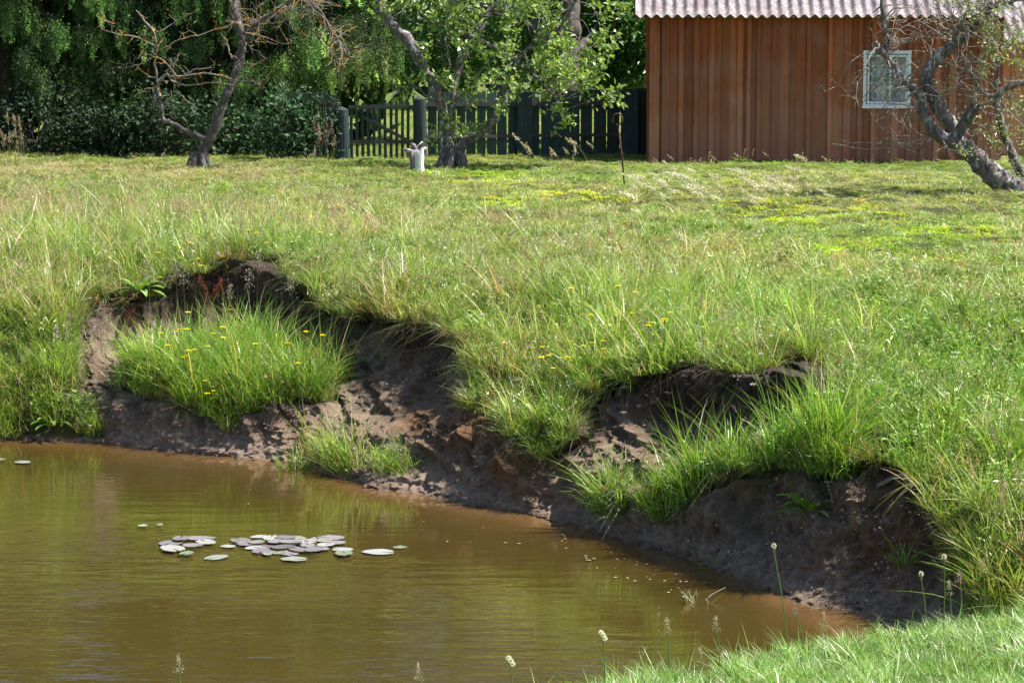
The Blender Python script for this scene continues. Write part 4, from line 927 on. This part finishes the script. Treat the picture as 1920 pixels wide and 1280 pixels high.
for (u, v, dY, rx, rz_, n) in [(1165,120,2.2,.7,.5,900),(1190,50,2.0,.7,.6,900),(1120,30,2.8,.9,.7,600),(1150,-30,2.5,1.2,.6,500),(1060,80,3.0,.9,.8,450),(960,60,3.2,1.2,.8,500),(860,70,3.4,1.0,.8,450),(760,80,3.6,.9,.9,450),(680,90,3.8,.9,.8,350)]:
    p = P(u, v, YB + dY); bl.append((p[0], p[1], p[2], rx, .8, rz_, n))
for (x, z, r, n) in [(1.0, 5.5, 1.3, 300), (0, 5.4, 2.0, 400), (-2, 5.8, 1.8, 300), (.5, 7.6, 2.0, 350), (-1.8, 7.4, 1.5, 200), (0, 9.2, 1.4, 200)]:
    bl.append((B[0] + x, YB + 2.4, z, r, 1.5, r * .6, n))
bigcrown(rt, B, bl, .13, .055, WAL)
# --- far wood that closes the view behind the fence, one mass
g = G(); n = 40000; zx = rng.random(n); x = rng.uniform(-34, 34, n); zt = 15 + 9 * fbm(x * .25, 0 * x, 0, 3, 7); z = 1.3 + zx ** .9 * zt; y = 63 + 5 * rng.random(n) + 3 * fbm(x * .4, z * .4, 0, 2, 3)
DK = np.array([(.035, .07, .018), (.055, .11, .025), (.08, .15, .035)])
g.leaves(np.stack([x, y, z], 1), unit(n), unit(n) + [0, -.5, .5],   .62, .44, DK[rng.integers(0, 3, n)] * (.7 + .6 * rng.random((n, 1))), .1)
n = 9000; x = rng.uniform(-17, -2.4, n); z = 1.2 + rng.random(n) * 9; y = 45.3 + 1.6 * rng.random(n)
g.leaves(np.stack([x, y, z], 1), unit(n), unit(n), .42, .3, DK[rng.integers(0, 2, n)] * (.6 + .5 * rng.random((n, 1))), .1)
props(link('distant_wood', g.mesh('distant_wood', M_LEAF)), 'dark mass of trees closing the view beyond the fence', 'wood', kind='stuff')
# ------------------------------------------------------------------ stump and iron rod
M_STUMPW = vcol_mat('bleached_wood', .8, .8, 60, (18, .7, 1.15), vec=(1, 1, .25))
B = gp(781, 322); rt = empty('tree_stump', B); props(rt, 'bleached stump with a knobbly top left of the leafy apple tree', 'stump')
g = G(); g.tube(B + np.array([(0,0,-.08),(.01,0,.04),(.0,0,.12),(.005,0,.2),(.01,0,.27),(.0,0,.32)]), [.10,.09,.086,.084,.088,.082], 16, (.74, .70, .66), .28)
for k in range(4): th = 2.4 + k * .5; g.tube([B + [math.cos(th) * .09, math.sin(th) * .08, -.03], B + [math.cos(th) * .085, math.sin(th) * .075, .15], B + [math.cos(th) * .13, math.sin(th) * .08, .30]], [.03, .028, .04], 7, (.20, .17, .16), .4)  # dark ridges on the left only, shaded side put into the colour
part('bole', g.mesh('bole', M_STUMPW, rt, True), rt)
g = G()
for k in range(20):
    th = rng.random() * 6.283; r = rng.uniform(.04, .2); p = B + [math.cos(th) * r - .035, math.sin(th) * r * .6, rng.uniform(.27, .43)]
    g.tube([B + [-.02, 0, .27], (B + [-.02, 0, .32] + p) / 2, p], [.035, .03, rng.uniform(.018, .042)], 8, np.array((.26, .22, .21)) * rng.uniform(.4, 1.8), .5)
part('knobs', g.mesh('knobs', M_STUMPW, rt, True), rt)
m, nt, b, out = newmat('rusty_iron'); nt.links.new(ramp(nt, noise(nt, 40, 6, coords(nt)), [(.35, (.035, .022, .02)), (.7, (.14, .065, .045))]), b.inputs['Base Color']); b.inputs['Roughness'].default_value = .7; b.inputs['Metallic'].default_value = .4; M_IRON = m
B = gp(1169, 356); YI = B[1]; top = P(1159, 236, YI)
g = G(); g.tube([B - [0, 0, .1], B * .5 + top * .5 + [.006, 0, 0], top], [.011, .013, .013], 10)
cc = P(1158, 224, YI); th = np.linspace(-1.9, 3.9, 22); g.tube(np.stack([cc[0] + .062 * np.cos(th), YI + .012 * np.sin(th / 2), cc[2] + .072 * np.sin(th)], 1), .0125, 8)
g.tube([top, cc + [.0, 0, -.072]], .0125, 8)
props(link('iron_rod', g.mesh('iron_rod', M_IRON, None, True)), 'thin rusty iron rod with a ring at its top standing in the meadow', 'rod')
# ------------------------------------------------------------------ pond plants and litter
m, nt, b, out = newmat('lily_pad'); c = mix(nt, 1.0, attr(nt, 'Col'), ramp(nt, noise(nt, 18, 5, coords(nt)), [(.3, (.75,) * 3), (.7, (1.2,) * 3)]), 'MULTIPLY'); nt.links.new(c, b.inputs['Base Color']); b.inputs['Roughness'].default_value = .28; b.inputs['Specular IOR Level'].default_value = .9; bump(nt, noise(nt, 30, 3, coords(nt)), .35, .01, b); M_PAD = m
def pad_mesh(k, col):
    g = G(); r0 = np.random.default_rng(k); th = np.linspace(.14, 6.14, 34); v = [(0, 0, .004)]
    for rr in (.5, .85, 1.0):
        for t in th: v.append((math.cos(t) * rr * (1 + .05 * math.sin(3 * t + k) + .05 * r0.normal() * (rr > .9)), math.sin(t) * rr * (1 + .03 * math.cos(2 * t)), .006 + (.035 * max(0, math.sin(t * 2.5 + k)) ** 3 + .01 * r0.random()) * (rr > .9) + .004 * (rr > .8)))
    n = 34; t3 = [(0, 1 + i, 2 + i) for i in range(n - 1)]; q = [(1 + a * n + i, 1 + (a + 1) * n + i, 2 + (a + 1) * n + i, 2 + a * n + i) for a in (0, 1) for i in range(n - 1)]
    v = np.array(v); g.add(v, q, t3, col); return g.mesh('lily_pad', M_PAD, None, True)
PUR = [(.20, .175, .185), (.26, .23, .24), (.15, .13, .135)]; PAL_ = [(.27, .28, .24), (.36, .36, .34), (.20, .22, .15)]
pm = [pad_mesh(k, c_) for k, c_ in enumerate(PUR + PAL_)]
pads = [(320,1019,33,0),(375,1011,33,1),(386,1019,27,4),(324,1032,36,4),(350,1042,22,5),(406,1046,30,3),(427,1026,18,4),(452,1016,30,0),(487,1010,20,4),(482,1021,22,1),(478,1028,24,4),(490,1035,28,0),(502,1041,14,3),(520,1018,24,1),
        (532,1030,26,2),(540,1038,30,1),(555,1011,26,3),(562,1019,24,0),(577,1026,22,1),(588,1035,26,0),(597,1012,22,1),(622,1010,30,1),(611,1024,24,4),(642,1034,26,4),(645,1042,26,5),(710,1036,34,4),(552,1050,29,3),(465,1022,26,1),(508,1012,26,4),(545,1020,28,1),(520,1036,26,5),(600,1030,24,1),(575,1018,26,4),(560,1034,26,0),(535,1012,24,0),(495,1026,24,2),(610,1014,22,3),(630,1020,24,1),(362,1026,26,1),(340,1014,24,0),(750,1027,17,5),
        (42,868,21,3),(-2,864,14,5),(268,989,12,4),(300,988,9,3)]
for i, (u, v, r, k) in enumerate(pads):
    Yp = float(Yat(v, 0)); p = P(u, v, Yp); o = link('lily_pad', pm[k]); o.location = (p[0], p[1], .006 + .0035 * (i % 5)); s = .84 * r / px_size(p[1] * 1.0 + .4); o.scale = (s * rng.uniform(.9, 1.1), s * rng.uniform(.68, .85), s * rng.uniform(.6, 1.0)); o.rotation_euler = (0, 0, random.random() * 6.28)
    tone = 'purple grey' if k < 3 else 'pale green'
    if u < 100: lab = 'lone lily pad on open water at the far left' if u > 20 else 'lily pad cut by the left edge of the picture' ; gr = 'lily pads at the far left of the pond'
    elif v < 1000: lab = 'tiny curled lily pad floating behind the main patch, the %s of two' % ('left' if u < 280 else 'right'); gr = 'tiny lily pads behind the main patch'
    elif u > 690: lab = 'lily pad drifting at the right end of the floating patch'; gr = 'lily pads right of the patch'
    else: lab = tone + ' lily pad lying in the main patch on the pond'; gr = tone + ' lily pads in the main patch'
    props(o, lab, 'lily pad', gr)
M_LIT = vcol_mat('dead_leaf', .5, 0, 10, (30, .8, 1.2)); g = G(); g.add([(0,0,.0),(.5,.25,.06),(1,0,.02),(.5,-.28,.05)], t=[(0,2,1),(0,3,2)], c=(.40, .35, .28)); lm = g.mesh('floating_leaf', M_LIT)
for i in range(46):
    if i < 34: u = rng.uniform(1040, 1300); v = np.interp(u, [1040, 1300], [985, 1075]) + rng.uniform(8, 60)
    else: u = rng.uniform(330, 1000); v = rng.uniform(880, 990) if u < 500 else rng.uniform(960, 1000) + (u - 500) * .05
    Yp = float(Yat(v, 0)); p = P(u, v, Yp); o = link('floating_leaf', lm); o.location = (p[0], p[1], .006); s = rng.uniform(.010, .036); o.scale = (s, s, s); o.rotation_euler = (0, 0, random.random() * 6.28)
    a, b_ = ('small pale dead leaf floating along the sandy shore', 'dead leaves floating along the shore') if i < 34 else ('tiny pale fleck of leaf on open water', 'leaf flecks on open water')
    props(o, a, 'leaf', b_)
# ------------------------------------------------------------------ single plants
def plant(name, label, cat, u, v, build, mat=None, group=None, mesh_=None, rz=0, s=1, base=None):
    p = gp(u, v) if base is None else np.array(base, float)
    if mesh_ is None: g = G(); build(g); mesh_ = g.mesh(name, mat or M_PLANT)
    o = link(name, mesh_); o.location = p; o.rotation_euler = (0, 0, rz); o.scale = (s, s, s); props(o, label, cat, group); return o
LUSH = GREENS * [.9, 1.05, .8]
def tuft(n, Rad, h, w=.008, dry=.06, lean=.35, curve=.6):
    return lambda g: (blades(g, n, Rad, h, w, lean, curve, dry, 6, pal=LUSH), blades(g, n, Rad * 1.1, h * .5, w * .8, .7, .7, .2, 4, pal=LUSH))
plant('grass_tuft', 'tall grass tuft on a slumped sod right of the middle of the shore', 'grass tuft', 1146, 948, tuft(150, .13, .36))
plant('grass_tuft', 'low grass tuft at the waterline at the left end of the slumped sod', 'grass tuft', 556, 905, tuft(130, .14, .16, .007, .2))
plant('grass_tuft', 'grass tuft on the upper edge of the slumped sod by the water', 'grass tuft', 628, 858, tuft(110, .14, .17, .007, .2))
plant('grass_tuft', 'yellowish grass tuft at the back of the slumped sod', 'grass tuft', 690, 872, tuft(70, .12, .11, .006, .5))
plant('grass_tuft', 'small wispy grass tuft on the damp sand near the right of the pond', 'grass tuft', 1326, 1066, tuft(26, .05, .14, .006, .1, .9))
plant('grass_tuft', 'small dark tuft hanging on the bare face at the right', 'grass tuft', 1692, 1055, tuft(34, .05, .15, .008, .0, .7))
plant('grass_tuft', 'lush grass tuft at the right end of the grassy ledge', 'grass tuft', 575, 735, tuft(150, .14, .40, .009))
plant('grass_tuft', 'short tuft on the lower lip of the grassy ledge hanging over the sand', 'grass tuft', 425, 800, tuft(60, .07, .16))
def fluffy(g):
    seedstem(g, 9, .05, .26, .14, (.16, .3, .06), (.13, .24, .05), .1, 60, .006, .014); blades(g, 50, .16, .07, .006, .8, .5, .1, 3, pal=LUSH)
plant('horsetail_plant', 'feathery upright green plant beside the slumped sod', 'plant', 742, 882, fluffy)
def seedling(g): herb(g, 3, .01, .16, .06, .014, LUSH, .7)
plant('seedling', 'single thin green seedling on the bare face in the middle', 'plant', 704, 682, seedling)
def dock(n, L, W):
    def f(g):
        th = rng.random(n) * 6.283; d = np.stack([np.cos(th), np.sin(th), rng.uniform(.2, 1.3, n)], 1); pos = d * .02
        for k in range(2): pass
        c = LUSH[rng.integers(0, 6, n)]
        for p_, dd, cc in zip(pos, d, c):
            dd = dd / np.linalg.norm(dd); l_ = L * rng.uniform(.6, 1.1); t = np.linspace(0, 1, 7)[:, None]; sp_ = p_ + dd * l_ * t - np.array([0, 0, l_ * .45]) * t ** 2.2
            s_ = np.cross(dd, [0, 0, 1.]); s_ /= np.linalg.norm(s_) + 1e-9; wv = (W * np.sin(np.pi * np.clip(t * .93 + .05, 0, 1)) ** .8) / 2
            v = np.concatenate([sp_ + s_ * wv + [0, 0, .006], sp_, sp_ - s_ * wv + [0, 0, .006]]); i = np.arange(6)
            g.add(v, np.concatenate([np.stack([i, i + 1, i + 8, i + 7], 1), np.stack([i + 7, i + 8, i + 15, i + 14], 1)]), c=cc)
    return f
plant('dock_plant', 'broad leaved green rosette growing from the bank face at the right', 'plant', 1512, 965, dock(16, .26, .055))
plant('dock_plant', 'broad leaved rosette on the slope above the far left gully', 'plant', 258, 548, dock(22, .28, .06))
plant('dock_plant', 'broad leaved rosette at the grassy edge above the right hand bare face', 'plant', 1690, 845, dock(14, .22, .06))
plant('dock_plant', 'broad drooping leaves at the foot of the far left grassy slope', 'plant', 95, 800, dock(24, .30, .045))
# reddish sorrel
def sorrel(g): 
    seedstem(g, 3, .03, .42, .2, (.36, .085, .055), (.2, .12, .05), .3, 110, .006, .016); blades(g, 8, .04, .2, .008, .4, .5, .1, 4)
g = G(); sorrel(g); sm_ = g.mesh('sorrel', M_PLANT)
for u, v, s, lab in [(215,640,.9,'dark red sorrel spike at the left end of the bare recess'),(243,650,.8,'red sorrel spike leaning beside the ledge grass'),(378,590,.9,'dark red sorrel spike in the dark recess'),(405,580,.95,'tallest red sorrel spike in front of the dark recess'),
      (588,700,.6,'small reddish sorrel at the right end of the ledge'),(1148,475,.8,'pink red sorrel spike in the middle of the meadow'),(1030,470,.6,'pinkish sorrel left of the middle meadow'),(1010,520,.6,'pinkish sorrel low in the middle meadow'),(1170,500,.6,'short pink sorrel just right of the middle spike')]:
    plant('sorrel_plant', lab, 'sorrel', u, v, None, mesh_=sm_, rz=rng.random() * 6, s=s)
# tall seed-head grasses, one object each
def seedgrass(h, headcol, droop, bias, k=46, head=.13, sz=.009, sp=.012):
    def f(g): seedstem(g, 1, .001, h, head, headcol, (.25, .30, .12), .02, k, sz, sp, bias=bias, droop=droop); blades(g, 3, .01, h * .45, .005, .2, .4, .1, 4)
    return f
def many(name, label, group, cat, spec, builders, smin=.8, smax=1.2, rot=True):
    ms_ = []
    for b in builders: g = G(); b(g); ms_.append(g.mesh(name, M_PLANT))
    for (u, v) in spec: plant(name, label, cat, u, v, None, group=group, mesh_=ms_[rng.integers(0, len(ms_))], rz=rng.random() * 6.283 if rot else rng.normal(0, .4), s=rng.uniform(smin, smax))
CO = (.36, .27, .19)
many('seed_head_stem', 'tall grass with a dark knotty seed head against the left shade', 'seed head grasses at the far left', 'grass stem', [(rng.uniform(-5, 55), rng.uniform(300, 318)) for _ in range(16)], [seedgrass(.66, (.36, .27, .2), 0, (.05, 0), 60, .14, .012, .013), seedgrass(.54, (.42, .32, .24), 0, (-.1, 0), 60, .14, .012, .013), seedgrass(.45, CO, 0, (.15, 0), 60, .14, .012, .013)])
many('seed_head_stem', 'tall grass with a knotty seed head in front of the gate post', 'seed head grasses before the gate', 'grass stem', [(rng.uniform(585, 635), rng.uniform(304, 322)) for _ in range(10)], [seedgrass(.58, (.38, .26, .21), 0, (.05, 0), 60, .18, .012, .014), seedgrass(.46, (.40, .29, .23), 0, (-.2, 0), 60, .16, .012, .014)])
many('seed_head_stem', 'slanting cocksfoot grass between the leafy apple tree and the iron rod', 'slanting grasses before the fence', 'grass stem', [(rng.uniform(985, 1140), rng.uniform(318, 345)) for _ in range(16)], [seedgrass(.66, (.5, .43, .3), 0, (-.55, 0), 60, .15, .012, .014), seedgrass(.54, (.48, .41, .28), .05, (-.8, 0), 60, .15, .012, .014), seedgrass(.5, (.5, .43, .3), 0, (-.2, 0), 60, .15, .012, .014)], .6, 1.15, False)
PL = lambda: [seedgrass(.42, (.66, .62, .49), .28, (-.75, 0), 110, .19, .011, .014), seedgrass(.36, (.74, .7, .58), .3, (-.5, .1), 100, .17, .011, .014), seedgrass(.46, (.58, .52, .38), .25, (-.35, 0), 100, .18, .011, .014)]
many('feathery_stem', 'pale silky grass plume bending over in the patch right of the iron rod', 'pale plumes right of the iron rod', 'grass stem', [(rng.normal(1310, 70), rng.normal(388, 22)) for _ in range(34)], PL(), .7, 1.25, False)
many('feathery_stem', 'pale silky grass plume bending over below the middle of the shed wall', 'pale plumes below the shed wall', 'grass stem', [(rng.normal(1480, 55), rng.normal(380, 22)) for _ in range(26)], PL(), .7, 1.25, False)
many('seed_head_stem', 'fine bronze grass stem bending before the shed wall', 'bronze grass stems before the shed wall', 'grass stem', [(rng.uniform(1230, 1580), rng.uniform(318, 345)) for _ in range(22)], [seedgrass(.42, (.48, .36, .24), .2, (-.45, 0), 34, .12), seedgrass(.34, (.45, .33, .2), .1, (.2, 0), 34, .1)], .7, 1.1, False)
many('seed_head_stem', 'brown seed head standing out of the lush ledge grass', 'seed heads on the grassy ledge', 'grass stem', [(u, rng.uniform(640, 680)) for u in (285, 318, 345, 420, 425, 468, 475, 505, 540)], [seedgrass(.55, (.40, .32, .2), 0, (.05, 0), 80, .2, .009, .012), seedgrass(.62, (.33, .26, .24), 0, (-.05, 0), 70, .14, .009, .025)], .8, 1.1)
many('seed_head_stem', 'mauve drooping soft seed head at the edge of the left gully', 'mauve seed heads by the left gully', 'grass stem', [(rng.uniform(100, 150), rng.uniform(640, 665)) for _ in range(8)], [seedgrass(.34, (.48, .38, .38), .12, (.05, 0), 90, .1, .009, .013)], .8, 1.1)
many('seed_head_stem', 'thin straw coloured stem rising from the tall left meadow', 'straw stems in the left meadow', 'grass stem', [(rng.uniform(0, 720), rng.uniform(350, 480)) for _ in range(60)], [seedgrass(.42, (.50, .36, .26), .05, (.1, 0), 34, .12, .008, .01), seedgrass(.36, (.44, .24, .18), .0, (-.1, 0), 34, .12, .008, .012), seedgrass(.38, (.55, .47, .32), .1, (.2, 0), 34, .1, .008, .01)])
many('seed_head_stem', 'tall brownish stem at the right edge of the picture above the pond', 'brownish stems at the right edge', 'grass stem', [(rng.uniform(1860, 1925), rng.uniform(930, 1090)) for _ in range(12)] + [(rng.uniform(1500, 1560), rng.uniform(730, 800)) for _ in range(6)], [seedgrass(.42, (.5, .38, .28), 0, (.05, 0), 60, .16, .007, .008), seedgrass(.5, (.42, .34, .24), 0, (-.15, 0), 50, .12, .007, .01)], .8, 1.1)
# flowers
def flower(h, col, r=.016, pet=9):
    def f(g):
        g.tube([(0, 0, -.02), (.01, 0, h * .5), (.015, .0, h)], [.0016, .0014, .0012], 4, (.15, .25, .05), 0, False)
        for lay in (0, 1):
            k = pet; th = np.arange(k) * 6.283 / k + lay * .35; d = np.stack([np.cos(th), np.sin(th), np.full(k, .25 + .4 * lay)], 1); pos = np.tile([.015, 0, h], (k, 1))
            g.leaves(pos, d, np.tile([0, 0, 1.], (k, 1)), r * (1 - .3 * lay), r * .75, np.array(col) * (1 - .12 * lay))
        g.tube([(.015, 0, h - .008), (.015, 0, h + .004)], [.003, .006], 6, (.25, .28, .03))
    return f
Y1 = (.88, .74, .02)
def fl(label, group, pts, hh=.16, r=.018): many('yellow_flower', label, group, 'flower', [(u, v + hh * px_size(float(gp(u, v)[1])) * .9) for u, v in pts], [flower(hh, Y1, r), flower(hh, (.88, .78, .03), r * .9), flower(hh, (.85, .66, .02), r * .8)], .9, 1.25)
fl('small yellow flower on the lush grassy ledge over the water', 'yellow flowers on the grassy ledge', [(302,631),(338,629),(330,639),(345,649),(312,653),(347,669),(368,669),(354,681),(340,697),(392,661),(414,662),(354,609),(474,667),(434,608),(379,731),(399,735),(391,761),(403,645),(420,633),(575,645),(560,710),(603,650),(545,672)], .34, .026)
fl('small yellow flower in the deep meadow above the middle bare face', 'yellow flowers in the middle meadow', [(1090,656),(1105,648),(1130,653),(1128,657),(1012,693),(1060,690),(1050,680),(1012,655),(1032,672),(1075,648),(1022,684),(1212,617),(1213,630),(1208,648),(1222,643),(1245,617),(1250,605),(1240,622),(1075,563),(1038,697),(947,650),(1160,560),(1190,563),(1228,566),(1110,601),(1180,590)], .25, .026)
fl('yellow flower scattered along the upper left meadow', 'yellow flowers in the upper left meadow', [(366,412),(383,411),(367,449),(337,473),(350,473),(295,482),(310,493),(360,491),(404,495),(365,515),(452,450),(463,450),(525,414),(600,455),(490,472),(280,526)], .24, .027)
fl('tiny yellow flower in the short turf along the shed wall', 'yellow flowers along the shed', [(1448,303),(1455,300),(1480,296),(1590,305),(1620,300),(1640,300),(1668,302),(1690,308),(1705,301),(1726,300),(1743,304),(1650,292),(1600,318),(1560,310)], .05, .02)
def white_umbel(h):
    def f(g):
        g.tube([(0, 0, -.02), (.02, 0, h)], .0016, 4, (.18, .26, .08), 0, False); n = 26; a = rng.random(n) * 6.283; r = .035 * rng.random(n) ** .5
        g.leaves(np.stack([.02 + np.cos(a) * r, np.sin(a) * r, h + rng.normal(0, .004, n)], 1), unit(n), unit(n) + [0, 0, 1], .009, .008, (.78, .76, .7))
    return f
many('white_flower', 'little white flower head in the meadow', 'white flower heads in the meadow', 'flower', [(rng.uniform(880, 1900), rng.uniform(450, 800)) for _ in range(130)] + [(rng.uniform(0, 350), rng.uniform(380, 500)) for _ in range(20)], [white_umbel(.2), white_umbel(.14)], .5, .9)
# plantain and grass stems on the near bank
def head_stem(name, lab, u, vt_, ub, vb, kind):
    e = P(ub, vb, 10.); Yb_ = None
    for Yt in np.arange(11.5, 7.5, -.02):           # first place on the near bank along that photo row
        p = P(ub, vb, Yt)
        if p[2] <= near_z(p[0], p[1]) + .0: Yb_ = Yt; continue
    ys_ = np.arange(8.2, 11.6, .02); pp = P(np.full(len(ys_), ub), np.full(len(ys_), vb), ys_); j = int(np.argmin(np.abs(pp[:, 2] - near_z(pp[:, 0], pp[:, 1])))); B = pp[j]
    B[2] = near_z(B[0], B[1]); T = P(u, vt_, B[1]); g = G(); rt = empty(name, B); props(rt, lab, 'stem')
    g.tube(smoothpath([B - [0, 0, .03], (B + T) / 2 + [.006, 0, 0], T], 6), np.linspace(.0032, .0022, 13), 5, (.20, .30, .08)); part('stem', g.mesh('stem', M_PLANT, rt), rt)
    g = G(); n = 120
    if kind == 'plantain':
        g.tube([T - [0, 0, .012], T, T + [0, 0, .016], T + [0, 0, .03]], [.003, .006, .006, .002], 8, (.30, .21, .15)); c = unit(n); g.leaves(T + [0, 0, .022] + c * [.008, .008, .010], c, unit(n), .005, .003, (.75, .72, .62))
    elif kind == 'white':
        for q in ([0, 0, 0], [.007, 0, -.014], [-.009, 0, .012]): c = unit(n); g.leaves(T + q + c * [.007, .007, .006], c + [0, 0, .3], unit(n), .006, .003, (.82, .80, .76))
    else:
        s = rng.random(n); g.leaves(T + np.stack([rng.normal(0, .010, n) * (1.2 - s), rng.normal(0, .01, n), (s - .6) * .07], 1), unit(n) * .6 + [0, 0, .8], unit(n), .009, .0035, (.34, .22, .24) if kind == 'purple' else (.42, .33, .25))
    part('head', g.mesh('head', M_PLANT, rt), rt)
for a in [('plantain_stem','tallest plantain stem with a white tip before the sandy shore',1451,1032,1482,1215,'plantain'),('plantain_stem','plantain stem with a fluffy white head near the right corner',1770,1052,1768,1165,'plantain'),('plantain_stem','short plantain stem with a brown head left of the right corner stems',1727,1084,1738,1170,'plantain'),
  ('plantain_stem','plantain stem with a bushy white flower head before open water',1131,1190,1131,1290,'white'),('plantain_stem','low white flower head at the bottom edge of the picture',958,1238,955,1320,'white'),('seed_head_stem','pale pinkish grass head at the bottom edge of the pond, far left',335,1240,337,1350,'tan'),
  ('plantain_stem','leaning thin stem with a small bud at the bottom middle',784,1257,806,1330,'bud'),('seed_head_stem','purple loose grass head near the right corner',1799,1078,1803,1165,'purple'),('plantain_stem','green bud stem rightmost among the near bank stems',1843,1058,1846,1160,'bud'),
  ('seed_head_stem','tan grass head right of the tallest plantain stem',1490,1138,1510,1220,'purple'),('plantain_stem','thin pale stem with a bud between the white head and the tall plantain',1251,1170,1252,1275,'bud'),('seed_head_stem','straight pale grass spike left of the tallest plantain stem',1342,1168,1350,1250,'tan'),
  ('plantain_stem','brown bud on the near bank edge below the pond',1313,1225,1312,1262,'bud'),('seed_head_stem','slender pale head amid the grass under the sandy shore',1545,1160,1548,1215,'tan'),('plantain_stem','low bud stem just left of the purple grass head',1780,1100,1782,1165,'bud')]:
    head_stem(*a)
# twigs standing in the shallows, sticks and straws
g = G(); p = P(1308, 1128, float(Yat(1128, 0)))
for k in range(9): d = np.array([rng.normal() * .6, rng.normal() * .4, 1]); q = p + rng.normal(0, .03, 3) * [1, 1, 0]; q[2] = -.02; g.tube([q, q + d * .05, q + d * .09 + [.02, 0, -.01]], [.003, .0025, .0015], 4, (.45, .42, .33))
blades(gg := G(), 12, .07, .1, .005, .9, .9, .5, 4); gg_v = np.concatenate(gg.v) + [p[0], p[1], 0]; g.add(gg_v, gg.q[0], gg.t[0], np.concatenate(gg.c))
props(link('water_twig', g.mesh('water_twig', M_PLANT)), 'small tangle of pale twigs standing in the shallow water', 'twig')
M_STICK = vcol_mat('dry_stick', .8, .3, 50, (40, .7, 1.2))
def stick(lab, a, b_, r, col, name='dry_straw', cat='straw', lift=.1):
    pa, pb = gp(*a) + [0, 0, lift], gp(*b_) + [0, 0, lift]; pb = P(b_[0], b_[1], pa[1]) if name == 'dry_straw' else pb; pa = P(a[0], a[1], pa[1] - .05) if name == 'dry_straw' else pa
    g = G(); g.tube([pa, (pa + pb) / 2 + [0, 0, .004], pb], [r, r, r * .7], 6, col); props(link(name, g.mesh(name, M_STICK)), lab, cat)
stick('pale dry straw lying across the turf at the right below the apple tree', (1625,389), (1683,388), .005, (.62,.5,.3)); stick('thin dry straw in the right half of the meadow', (1515,427), (1583,431), .004, (.65,.56,.38))
stick('pale straw lying over the turf edge above the middle bare face', (725,556), (765,540), .004, (.7,.63,.5)); stick('bent straw at the top of the dark recess', (517,545), (557,534), .003, (.66,.58,.42))
stick('leaning straw in the hanging grass above the shore', (1052,782), (1082,752), .004, (.6,.5,.3)); stick('slanting straw in the meadow below the feathery plumes', (1410,452), (1432,415), .004, (.6,.55,.35))
stick('grey broken stick poking out under the right hand turf', (1620,920), (1668,896), .012, (.30,.26,.24), 'broken_stick', 'stick', .03)
g = G(); c0 = gp(605, 640) + [.12, -.05, .02]
blades(g2 := G(), 90, .06, .07, .004, 1.2, 1.4, 1.0, 4); g.add(np.concatenate(g2.v) + c0, g2.q[0], g2.t[0], np.concatenate(g2.c)); props(link('dead_grass_clump', g.mesh('dead_grass_clump', M_PLANT)), 'small brown clump of dead grass at the bank edge right of the ledge', 'dead grass')
print('objects', len(bpy.data.objects))
